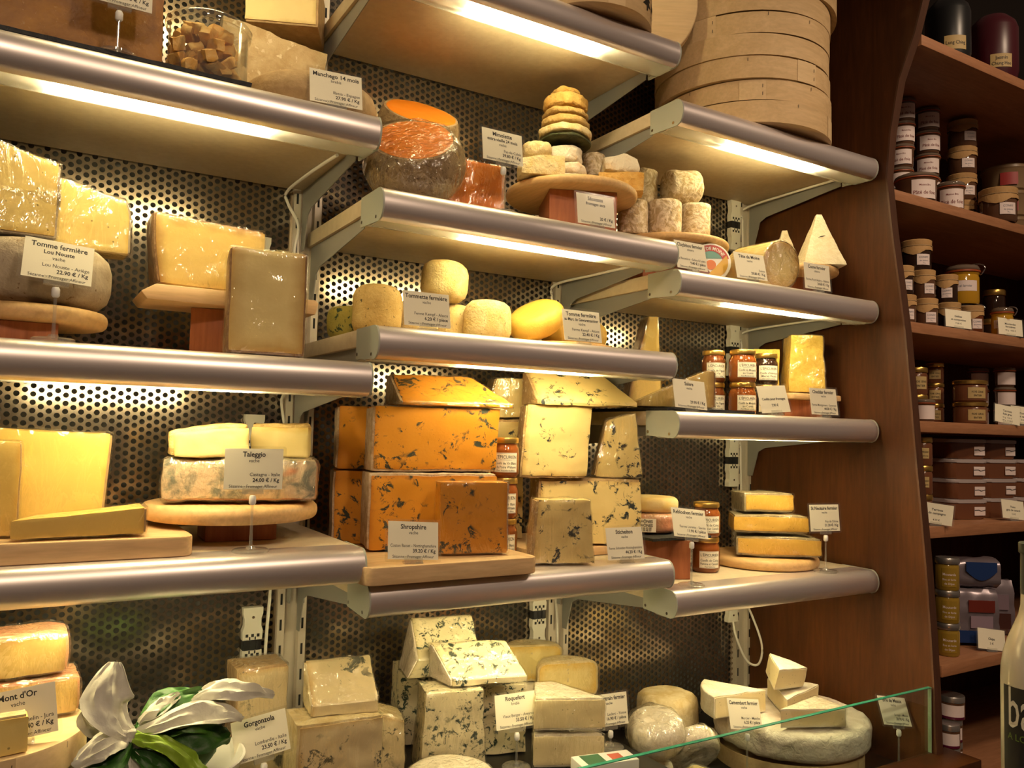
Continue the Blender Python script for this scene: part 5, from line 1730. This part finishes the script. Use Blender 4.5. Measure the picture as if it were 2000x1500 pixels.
M['tubfill'] = plain('terrine_tub', (0.16, 0.060, 0.028), 0.2)
M['tublid'] = plain('frosted_tub_lid', (0.42, 0.36, 0.36), 0.3)
M['bluep'] = plain('blue_print', (0.010, 0.035, 0.14), 0.4)
M['silver'] = plain('silver_lid', (0.42, 0.40, 0.38), 0.3, 0.8)


def at_floor(root, loc, z):
    root.location = (loc[0], loc[1], z + 0.0006)
    return root


def face_cam(x, y):
    """direction of the aisle from (x, y) as an angle, so that labels are turned to the shopper"""
    return math.degrees(math.atan2(-1.3 - y, -0.35 - x))


def lab_patch(root, r, z0, z1, w, face, mat, lines, ink='ink', name='paper_label', off=0.0):
    ac = R(face + off)
    bm = BM()
    cyl_patch(bm, r + 0.0006, ac - w / r / 2, ac + w / r / 2, z0, z1, 10)
    lab = obj(name, bm, mat, root)
    if lines:
        hh = z1 - z0
        ln = [(s, hh * sz, 0, z0 + hh * yy, 'c', False) for s, sz, yy in lines]
        obj('printed_text', lettering(ln, on_cyl(r + 0.0010, ac), w * 0.9), ink, lab, smooth=False)


def pate_jar(loc, z, d, h, label, face, group='pâté jars with orange seals', off=0.0, text=True):
    r = d / 2
    root = thing('pate_jar', label, 'jar', (0, 0, 0), group=group)
    bm = BM()
    lathe(bm, [(0, 0), (r * 0.82, 0), (r * 0.88, 0.004), (r * 0.93, h * 0.72), (r * 0.98, h * 0.78), (0, h * 0.79)], 28)
    obj('glass_body', bm, 'pate', root)
    bm = BM()
    lathe(bm, [(r * 0.95, h * 0.792), (r * 1.02, h * 0.80), (r * 1.02, h * 0.835), (r * 0.95, h * 0.845)], 28)
    obj('rubber_seal', bm, 'orange_seal', root)
    bm = BM()
    lathe(bm, [(0, h * 0.85), (r * 0.97, h * 0.85), (r, h * 0.88), (r * 0.96, h * 0.95), (r * 0.80, h), (0, h * 0.99)], 28)
    obj('glass_lid', bm, 'glasslid', root)
    lab_patch(root, r * 0.945, h * 0.10, h * 0.72, min(r * 1.9, 0.066), face, 'whitelab', [('Maison Bru', 0.14, 0.66), ('Pâté de foie', 0.28, 0.22)] if text else None, 'inkred', off=off)
    return at_floor(root, loc, z)


def kraft_jar(loc, z, d, h, label, face, body='pate', group='jars capped with kraft paper', off=25.0):
    r = d / 2
    root = thing('kraft_capped_jar', label, 'jar', group=group)
    bm = BM()
    lathe(bm, [(0, 0), (r * 0.86, 0), (r * 0.94, 0.005), (r * 0.94, h * 0.70), (r * 0.84, h * 0.80), (0, h * 0.81)], 28)
    obj('filled_glass', bm, body, root)
    bm = BM()
    lathe(bm, [(0, h), (r * 0.92, h), (r * 1.0, h * 0.97), (r * 0.98, h * 0.83), (r * 0.965, h * 0.80), (r * 1.0, h * 0.77), (r * 1.02, h * 0.66), (r * 0.99, h * 0.66), (r * 0.94, h * 0.78)], 16)
    for k, v in enumerate(bm.verts):
        if v.co.z < h * 0.70:
            a = math.atan2(v.co.y, v.co.x)
            v.co.z -= h * 0.16 * max(0.0, math.sin(2 * a + 0.7))
        v.co += Vector((1, 1, 0.6)) * 0.0012 * noise.noise(v.co * 60 + Vector((loc[0] * 9, z * 7, 0)))
    obj('kraft_cap', bm, 'kraft', root, 35)
    bm = BM()
    tube(bm, [(r * 1.0 * math.cos(2 * PI * k / 20), r * 1.0 * math.sin(2 * PI * k / 20), h * 0.80) for k in range(21)], 0.0011, 6)
    obj('twine', bm, 'twine', root)
    lab_patch(root, r * 0.965, h * 0.18, h * 0.52, r * 0.9, face, 'whitelab', [('CONFIT', 0.26, 0.62), ('au poivre', 0.22, 0.34), ('70 g', 0.16, 0.12)], 'inkgrey', off=off)
    return at_floor(root, loc, z)


def lid_jar(loc, z, d, h, label, face, body, lid, lab, lines, group, name='jar', zlab=(0.2, 0.66), wl=1.25, off=0.0, ink='ink'):
    r = d / 2
    root = thing(name, label, 'jar', group=group)
    bm = BM()
    lathe(bm, [(0, 0), (r * 0.88, 0), (r * 0.97, 0.004), (r * 0.97, h * 0.72), (r * 0.88, h * 0.80), (0, h * 0.805)], 28)
    obj('filled_glass', bm, body, root)
    bm = BM()
    lathe(bm, [(0, h * 0.81), (r * 0.96, h * 0.81), (r * 1.0, h * 0.83), (r * 1.0, h * 0.96), (r * 0.95, h), (0, h)], 28)
    obj('lid', bm, lid, root)
    if lab:
        lab_patch(root, r * 0.975, h * zlab[0], h * zlab[1], r * wl, face, lab, lines, ink, off=off)
    return at_floor(root, loc, z)


def clip_jar(loc, z, d, h, label, face):
    r = d / 2
    root = thing('clip_top_jar', label, 'jar', group='clip-top jars of yellow preserve')
    bm = BM()
    lathe(bm, [(0, 0), (r * 0.88, 0), (r * 0.95, 0.006), (r * 0.95, h * 0.66), (r * 0.90, h * 0.72), (r * 0.98, h * 0.77), (0, h * 0.775)], 32)
    obj('filled_glass', bm, 'yellowfill', root)
    bm = BM()
    lathe(bm, [(r * 0.95, h * 0.78), (r * 1.03, h * 0.79), (r * 1.03, h * 0.83), (r * 0.95, h * 0.84)], 32)
    obj('rubber_seal', bm, 'orange_seal', root)
    bm = BM()
    lathe(bm, [(0, h * 0.845), (r * 0.98, h * 0.845), (r, h * 0.88), (r * 0.90, h * 0.95), (r * 0.5, h), (0, h)], 32)
    obj('glass_lid', bm, 'glasslid', root)
    bm = BM()
    a = R(face + 70)
    c, s_ = math.cos(a), math.sin(a)
    tube(bm, smooth_path([(r * c * 0.6, r * s_ * 0.6, h * 1.0), (r * c * 1.05, r * s_ * 1.05, h * 0.98), (r * c * 1.30, r * s_ * 1.30, h * 0.88), (r * c * 1.12, r * s_ * 1.12, h * 0.74), (r * c * 0.98, r * s_ * 0.98, h * 0.72)], 5), 0.0016, 6)
    obj('wire_clasp', bm, 'wire', root)
    lab_patch(root, r * 0.955, h * 0.30, h * 0.56, r * 1.7, face, 'whitelab', [('Bocal fermier', 0.3, 0.4)], 'inkgrey')
    return at_floor(root, loc, z)


def small_card(loc, z, label, lines, rotz=-30, lean=6):
    return price_card(loc, z, label, [], '', '', '', rotz, -14, lean=lean, scale=0.78, plain_lines=lines)


# ---- top shelf: tea canisters
z, yf = BS[0]
for (x, y, d, h, cmat, lab, txt) in ((1.605, -0.035, 0.112, 0.19, plain('black_tin', (0.010, 0.011, 0.012), 0.35), 'black tea canister with a handwritten label', ['Lung Ching']),
                                     (1.815, -0.040, 0.128, 0.20, plain('burgundy_tin', (0.060, 0.006, 0.012), 0.35), 'burgundy tea canister with a handwritten label', ['Jasmin', 'Chung Hao'])):
    t = thing('tea_canister', lab, 'canister', (x, y, z + 0.0006))
    bm = BM()
    r = d / 2
    lathe(bm, [(0, 0), (r * 0.86, 0), (r * 0.90, 0.006), (r * 0.97, 0.030), (r, 0.036), (r, h * 0.8), (r * 0.9, h * 0.9), (r * 0.6, h), (0, h)], 36)
    obj('tin_body', bm, cmat, t)
    f = face_cam(x, y)
    lab_patch(t, r, 0.034, 0.072, 0.056, f, 'creamlab', [(s, 0.36, 0.58 - 0.42 * k if len(txt) > 1 else 0.36) for k, s in enumerate(txt)], off=18)

# ---- second shelf: pâté jars, kraft jars, crocks
z, yf = BS[1]
f = face_cam(1.62, 0.08)
hh = 0.0675
for k in range(5):
    nm = ('bottom', 'second', 'third', 'fourth', 'topmost')[k]
    if k == 0:
        pate_jar((1.585, 0.115), z, 0.092, hh, 'bottom wide pâté jar in the stack against the walnut panel', f, text=False)
        pate_jar((1.735, 0.120), z, 0.084, hh, 'bottom wide pâté jar in the stack beside the kraft jars', f, text=False)
    else:
        pate_jar((1.600 + 0.006 * k, 0.105), z + k * (hh + 0.0006), 0.069 - 0.002 * k, hh, f'{nm} pâté jar in the stack against the walnut panel', f, off=(10, -8, 14, 6)[k - 1])
        pate_jar((1.742, 0.112), z + k * (hh + 0.0006), 0.072, hh, f'{nm} pâté jar in the stack beside the kraft jars', f, off=(16, 4, 20, 12)[k - 1])
pate_jar((1.548, 0.022), z, 0.110, 0.082, 'wide front pâté jar standing at the shelf end', f, off=22)
pate_jar((1.690, 0.012), z, 0.076, 0.085, 'front pâté jar beside the wide one on the shelf edge', f, off=4)
for k in range(4):
    kraft_jar((1.885 + 0.003 * k, 0.095), z + k * 0.0826, 0.083, 0.082, ('lowest', 'second', 'third', 'topmost')[k] + ' kraft-capped jar of the stack beside the pâté', f, off=(30, 26, 22, 30)[k])
kraft_jar((1.905, -0.002), z, 0.102, 0.100, 'large kraft-capped jar at the shelf edge', f)
for k in range(3):
    t = thing('terrine_crock', ('lowest', 'middle', 'topmost')[k] + ' beige terrine crock of the stack behind the large kraft jar', 'crock', (2.20, 0.130, z + 0.0006 + k * 0.085), group='beige terrine crocks')
    bm = BM()
    lathe(bm, [(0, 0), (0.058, 0), (0.064, 0.005), (0.070, 0.066), (0.074, 0.070), (0.074, 0.078), (0.064, 0.084), (0, 0.0845)], 36)
    obj('crock_body', bm, plain('beige_stoneware', (0.30, 0.20, 0.11), 0.35), t)
    lab_patch(t, 0.0695, 0.014, 0.054, 0.05, f, plain('red_label', (0.40, 0.04, 0.04), 0.5), None)

# ---- third shelf: kraft jars and clip-top jars
z, yf = BS[2]
f = face_cam(1.6, 0.0)
hk = 0.0785
kinds = ['j_dark', 'pate', 'j_dark', 'j_brown']
xs = [(1.445, -0.010), (1.536, -0.012), (1.640, -0.012), (1.735, -0.020)]
pos = ['against the walnut panel', 'second from the walnut panel', 'behind the small price card', 'beside the yellow jar']
for k, (x, y) in enumerate(xs):
    kraft_jar((x, y), z, 0.059, hk, f'bottom row kraft-capped jar {pos[k]}', f, ['pate', 'pate', 'j_dark', 'j_brown'][k], 'kraft-capped jars in three rows')
    if k < 3:
        kraft_jar((x + 0.012, y + 0.014), z + hk + 0.0006, 0.059, hk, f'middle row kraft-capped jar {pos[k].replace("behind the small price card", "beside the tall yellow jar")}', f, kinds[k], 'kraft-capped jars in three rows', 30 if k < 2 else 0)
kraft_jar((1.560, 0.030), z + 2 * (hk + 0.0006), 0.078, 0.086, 'topmost wide kraft-capped jar of the three rows', f, 'j_dark', 'kraft-capped jars in three rows', 28)
kraft_jar((1.665, 0.115), z, 0.060, 0.115, 'shaded kraft-capped jar at the back', f, 'j_dark')
kraft_jar((1.665, 0.115), z + 0.1156, 0.060, 0.115, 'shaded upper kraft-capped jar at the back', f, 'j_dark')
clip_jar((1.812, 0.050), z, 0.088, 0.098, 'lower large clip-top jar of yellow preserve', f)
clip_jar((1.812, 0.050), z + 0.0986, 0.090, 0.116, 'upper large clip-top jar of yellow preserve', f)
clip_jar((1.868, -0.030), z, 0.058, 0.088, 'small clip-top jar of yellow preserve beside a price card', f)
for k in range(2):
    lid_jar((2.12 + 0.02 * k, 0.14), z + k * 0.095, 0.066, 0.094, ('lower', 'upper')[k] + ' dark jar at the back of the yellow preserve', f, 'j_dark', 'goldlid', None, None, 'dark jars at the back')
small_card((1.600, -0.062), z, 'small price card on the clip-top jar shelf before kraft jars', [('Gelées', 0.010, 0, 0.042, 'c', True), ('et compotées', 0.010, 0, 0.030, 'c', True), ('7.00 €', 0.009, 0, 0.017, 'c', False)])
small_card((1.848, -0.064), z, 'small price card before the small clip-top jar', [('Moutardes', 0.010, 0, 0.044, 'c', True), ('fermières', 0.010, 0, 0.033, 'c', True), ('90 g   4.00 €', 0.008, 0, 0.020, 'c', False)])

# ---- fourth shelf: gold-lidded jars
z, yf = BS[3]
f = face_cam(1.6, 0.0)
GG4 = 'gold-lidded terrine jars'
cl = [('FOIE GRAS', 0.24, 0.52), ('ENTIER', 0.24, 0.18)]
lid_jar((1.533, 0.012), z, 0.052, 0.072, 'lower gold-lidded jar against the walnut panel', f, 'tubfill', 'goldlid', 'creamlab', cl, GG4)
lid_jar((1.533, 0.012), z + 0.0726, 0.052, 0.072, 'upper gold-lidded jar against the walnut panel', f, 'tubfill', 'goldlid', 'creamlab', cl, GG4, off=20)
for k in range(3):
    lid_jar((1.690, 0.060), z + k * 0.0566, 0.047, 0.056, ('bottom', 'middle', 'top')[k] + ' small gold-lidded jar of the stack of three', f, 'tubfill', 'goldlid', 'creamlab', cl, GG4)
for k in range(2):
    lid_jar((1.705, -0.030), z + k * 0.0590, 0.086, 0.0584, ('lower', 'upper')[k] + ' wide gold-lidded jar on the shelf front', f, 'tubfill', 'goldlid', 'creamlab', cl, GG4, zlab=(0.16, 0.66), wl=1.1, off=22)
pate_jar((1.455, -0.058), z, 0.050, 0.056, 'small sealed jar with a blue striped label at the panel', f, text=False, off=10)
G5 = 'dark sealed jars with white labels'
for k in range(3):
    for j, (x, y) in enumerate(((1.985, 0.105), (2.000, 0.035))):
        pate_jar((x, y), z + k * 0.0586, 0.058, 0.058, f'{("bottom", "middle", "top")[k]} dark sealed jar {("at the back", "in front")[j]} beside the wide gold-lidded ones', f, G5, 12, False)
small_card((1.775, -0.090), z, 'small leaning price card beside the wide gold-lidded jars', [('Terrines', 0.010, 0, 0.045, 'c', True), ('foie gras', 0.010, 0, 0.034, 'c', True), ('90 g   9.00 €', 0.007, 0, 0.022, 'c', False), ('180 g  16.00 €', 0.007, 0, 0.012, 'c', False)], lean=10)
small_card((1.860, -0.090), z, 'small price card before the dark sealed jars', [('Confits', 0.010, 0, 0.040, 'c', True), ('de canard', 0.010, 0, 0.028, 'c', True), ('8.00 €', 0.008, 0, 0.016, 'c', False)])

# ---- fifth shelf: terrine tubs
z, yf = BS[4]
f = face_cam(1.6, 0.0)
for k in range(3):
    lid_jar((1.452, -0.055), z + k * 0.0716, 0.044, 0.071, ('bottom', 'middle', 'top')[k] + ' gold-lidded jar of the stack beside the terrine tubs', f, 'tubfill', 'goldlid', 'creamlab', [('LA TERRINE', 0.2, 0.55), ('aux piments', 0.2, 0.2)], 'gold-lidded jars beside the tubs', zlab=(0.25, 0.62))


def make_tub():
    root = thing('terrine_tub', '', 'tub')
    bm = BM()
    q = rounded(-0.064, 0.064, -0.050, 0.050, 0.022, 5)
    prism(bm, q, 0.0, 0.0425, 'z', 0.003)
    for v in bm.verts:
        k = 0.93 + 0.07 * v.co.z / 0.0425
        v.co.x *= k
        v.co.y *= k
    obj('tub_body', bm, 'tubfill', root, 35)
    bm = BM()
    prism(bm, rounded(-0.066, 0.066, -0.052, 0.052, 0.023, 5), 0.043, 0.0525, 'z', 0.002)
    obj('snap_lid', bm, 'tublid', root, 35)
    bm = BM()
    box(bm, 0.012, 0.048, -0.0505, -0.0496, 0.010, 0.033)
    lab = obj('paper_label', bm, 'whitelab', root, smooth=False)
    bm = BM()
    bm.faces.new([bm.verts.new((a, -0.0509, c)) for a, c in ((0.012, 0.023), (0.026, 0.0235), (0.033, 0.0205), (0.048, 0.0235), (0.048, 0.0255), (0.034, 0.0225), (0.026, 0.0255), (0.012, 0.025))])
    obj('black_swoosh_print', bm, 'ink', lab, smooth=False)
    return root


tub = make_tub()
n_ = 0
cols = [(1.685, 0.000, 'first', -14), (1.836, 0.000, 'second', -12), (1.988, 0.000, 'third', -12), (1.565, 0.150, 'shaded rear', -10)]
for ci, (x, y, nm, rz) in enumerate(cols):
    for k in range(4):
        if nm == 'third' and k == 3:
            continue
        o = tub if n_ == 0 else copy_tree(tub)
        n_ += 1
        o.location = (x, y, z + 0.0008 + k * 0.0532)
        o.rotation_euler = (0, 0, R(rz + (0, 2, -2, 1)[k]))
        pl = {'first': 'stack next to the gold-lidded jars', 'second': 'middle stack behind the price card', 'third': 'lower stack beyond the price card', 'shaded rear': 'shaded stack at the back'}[nm]
        tag(o, f'{("bottom", "second", "third", "top")[k]} terrine tub of the {pl}', 'tub', 'terrine tubs with frosted lids')
small_card((1.418, -0.108), z, 'narrow price card turned beside the gold-lidded jar stack', [('Terrines', 0.010, 0, 0.045, 'c', True), ('de campagne', 0.010, 0, 0.034, 'c', True), ('4.00 €', 0.008, 0, 0.014, 'c', False)], -60)
small_card((1.770, -0.108), z, 'price card before the middle tub stack', [('Foies', 0.010, 0, 0.042, 'c', True), ('gras de canard', 0.010, 0, 0.031, 'c', True), ('16 €', 0.009, 0, 0.018, 'c', False)], -20)

# ---- sixth shelf: mustard jars and snack packets
z, yf = BS[5]
f = face_cam(1.5, -0.1)
ml = [('Moutarde', 0.2, 0.6), ('fine et forte', 0.16, 0.34), ('de Dijon', 0.16, 0.12)]
for k in range(3):
    lid_jar((1.470, -0.105), z + k * 0.0786, 0.055, 0.078, ('bottom', 'middle', 'top')[k] + ' mustard jar of the front stack', f, 'mustard', 'silver', 'mustard', ml, 'mustard jars', 'mustard_jar', zlab=(0.12, 0.70), off=8, ink='whitelab')
    lid_jar((1.460, -0.025), z + k * 0.0786, 0.055, 0.078, ('bottom', 'middle', 'top')[k] + ' mustard jar of the rear stack', f, 'mustard', 'silver', 'orange_seal', None, 'mustard jars', 'mustard_jar', wl=0.6, zlab=(0.5, 0.7))


def packet(label, loc, z0, w, d, h, rotz, mats, arch=False):
    root = thing('snack_packet', label, 'packet', (loc[0], loc[1], z0), R(rotz), 'foil snack packets')
    bm = gridbox(w, d, h, {s: 0 for s in 'LRFKTB'}, 14)
    for v in bm.verts:
        e = (1 - (2 * v.co.z / h - 1) ** 4)
        v.co.y = (v.co.y - d / 2) * (0.35 + 0.65 * e)
    wobble(bm, 0.004, 40, nseed())
    b_ = obj('foil_bag', bm, plain('silver_lilac_foil', (0.24, 0.20, 0.23), 0.28, 0.4), root, 50)
    for nm, mt, (xa, xb, za, zb) in mats:
        bm = BM()
        n = 8
        yy = -d / 2 - 0.0042
        if arch:
            q = [(xa + (xb - xa) * k / n, zb) for k in range(n + 1)] + [(xb + (xa - xb) * k / n, za + (zb - za) * 0.5 - (zb - za) * 0.5 * math.sin(PI * k / n)) for k in range(n + 1)]
        else:
            q = [(xa, za), (xb, za), (xb, zb), (xa, zb)]
        prism(bm, q, yy - 0.0003, yy + 0.003, 'y')
        obj(nm, bm, mt, b_, smooth=False)
    return settle(root, z0)


packet('standing snack packet with red and blue print', (1.630, -0.070), z + 0.0008, 0.115, 0.055, 0.140, -34,
       [('red_print', plain('dark_red_print', (0.15, 0.02, 0.012), 0.4), (-0.02, 0.045, 0.085, 0.115)), ('blue_print', 'bluep', (-0.05, 0.035, 0.008, 0.038)), ('lilac_print', plain('lilac_print', (0.30, 0.22, 0.28), 0.4), (-0.015, 0.04, 0.045, 0.075))])
packet('snack packet with an arched blue badge lying on top', (1.640, -0.060), z + 0.142, 0.125, 0.070, 0.076, -34, [('arched_blue_badge', 'bluep', (-0.025, 0.052, 0.022, 0.068))], True)
packet('shaded snack packet at the back of the shelf', (1.780, -0.030), z + 0.0008, 0.115, 0.055, 0.145, -34,
       [('dark_print', plain('dark_brown_print', (0.06, 0.02, 0.015), 0.4), (-0.03, 0.045, 0.02, 0.06)), ('lilac_print', plain('lilac_print2', (0.22, 0.16, 0.20), 0.4), (-0.03, 0.04, 0.07, 0.11))])
small_card((1.600, -0.140), z, 'small price card before the snack packets', [('Chips', 0.010, 0, 0.034, 'c', True), ('3 €', 0.010, 0, 0.020, 'c', False)], -30)

# ---- lowest shelf: tins
z, yf = BS[6]
f = face_cam(1.5, -0.1)
mag = plain('magenta_band', (0.10, 0.004, 0.03), 0.4)
for (x, y, n_, pl) in ((1.500, -0.095, 4, 'stack in front'), (1.455, -0.115, 3, 'stack against the walnut panel')):
    for k in range(n_):
        zz = z + 0.0008 + k * 0.0555
        t = thing('paste_tin', ('bottom', 'second', 'third', 'top')[k] + ' small labelled tin of the ' + pl, 'tin', (x, y, zz), group='small labelled tins')
        r = 0.0245 if k < 3 else 0.030
        bm = BM()
        lathe(bm, [(0, 0), (r * 0.95, 0), (r, 0.002), (r, 0.040), (r * 0.93, 0.0405), (0, 0.041)], 24)
        obj('tin_body', bm, 'pate', t)
        bm = BM()
        lathe(bm, [(0, 0.0412), (r, 0.0412), (r, 0.053), (r * 0.96, 0.0548), (0, 0.0548)], 24)
        obj('lid', bm, 'silver', t)
        lab_patch(t, r, 0.006, 0.036, r * 2.2, f, 'whitelab', None)
        lab_patch(t, r + 0.0003, 0.003, 0.0085, r * 2.2, f, mag, None, name='magenta_band')

# ================================================================== BOTTLE ON THE SERVING COUNTER
bm = BM()
box(bm, 0.585, 1.05, -1.02, -0.672, 0.0, 1.045, 0.004)
tag(obj('serving_counter', bm, 'walnut_h'), 'end of a walnut serving counter under the cream bottle', 'counter')
bo = thing('wine_bottle', 'cream glazed bottle with a black label and tall thin lettering', 'bottle', (0.640, -0.722, 1.0456))
rb = 0.039
bm = BM()
lathe(bm, [(0, 0), (rb * 0.92, 0), (rb, 0.005), (rb, 0.150), (rb * 0.985, 0.166), (rb * 0.92, 0.184), (rb * 0.80, 0.200), (rb * 0.62, 0.218), (rb * 0.46, 0.234), (rb * 0.40, 0.246), (rb * 0.385, 0.262), (0, 0.262)], 48)
obj('cream_glazed_body', bm, plain('cream_metallic_glaze', (0.62, 0.56, 0.44), 0.22, 0.25), bo)
bm = BM()
rn = 0.0153
lathe(bm, [(0, 0.2605), (rn * 1.02, 0.2605), (rn, 0.30), (rn * 0.98, 0.312), (rn * 1.12, 0.314), (rn * 1.12, 0.326), (rn * 1.0, 0.3275), (0, 0.328)], 32)
obj('dark_capsule', bm, plain('dark_capsule', (0.035, 0.038, 0.030), 0.4), bo)
f = R(-154)
bm = BM()
cyl_patch(bm, rb + 0.0005, f - 1.05, f + 1.05, 0.030, 0.146, 24)
lb = obj('black_label', bm, plain('black_paper', (0.014, 0.013, 0.012), 0.45), bo)
bm = lettering([('bas', 0.072, 0, 0.096, 'l', False)], lambda a, c: on_cyl(rb + 0.0010, f)(a * 0.52 - 0.034, c))
obj('tall_lettering', bm, plain('silver_ink', (0.60, 0.56, 0.48), 0.4), lb, smooth=False)
bm = lettering([('A LOULOU', 0.012, -0.034, 0.080, 'l', False)], on_cyl(rb + 0.0010, f))
obj('green_lettering', bm, plain('green_lettering', (0.13, 0.20, 0.03), 0.4), lb, smooth=False)
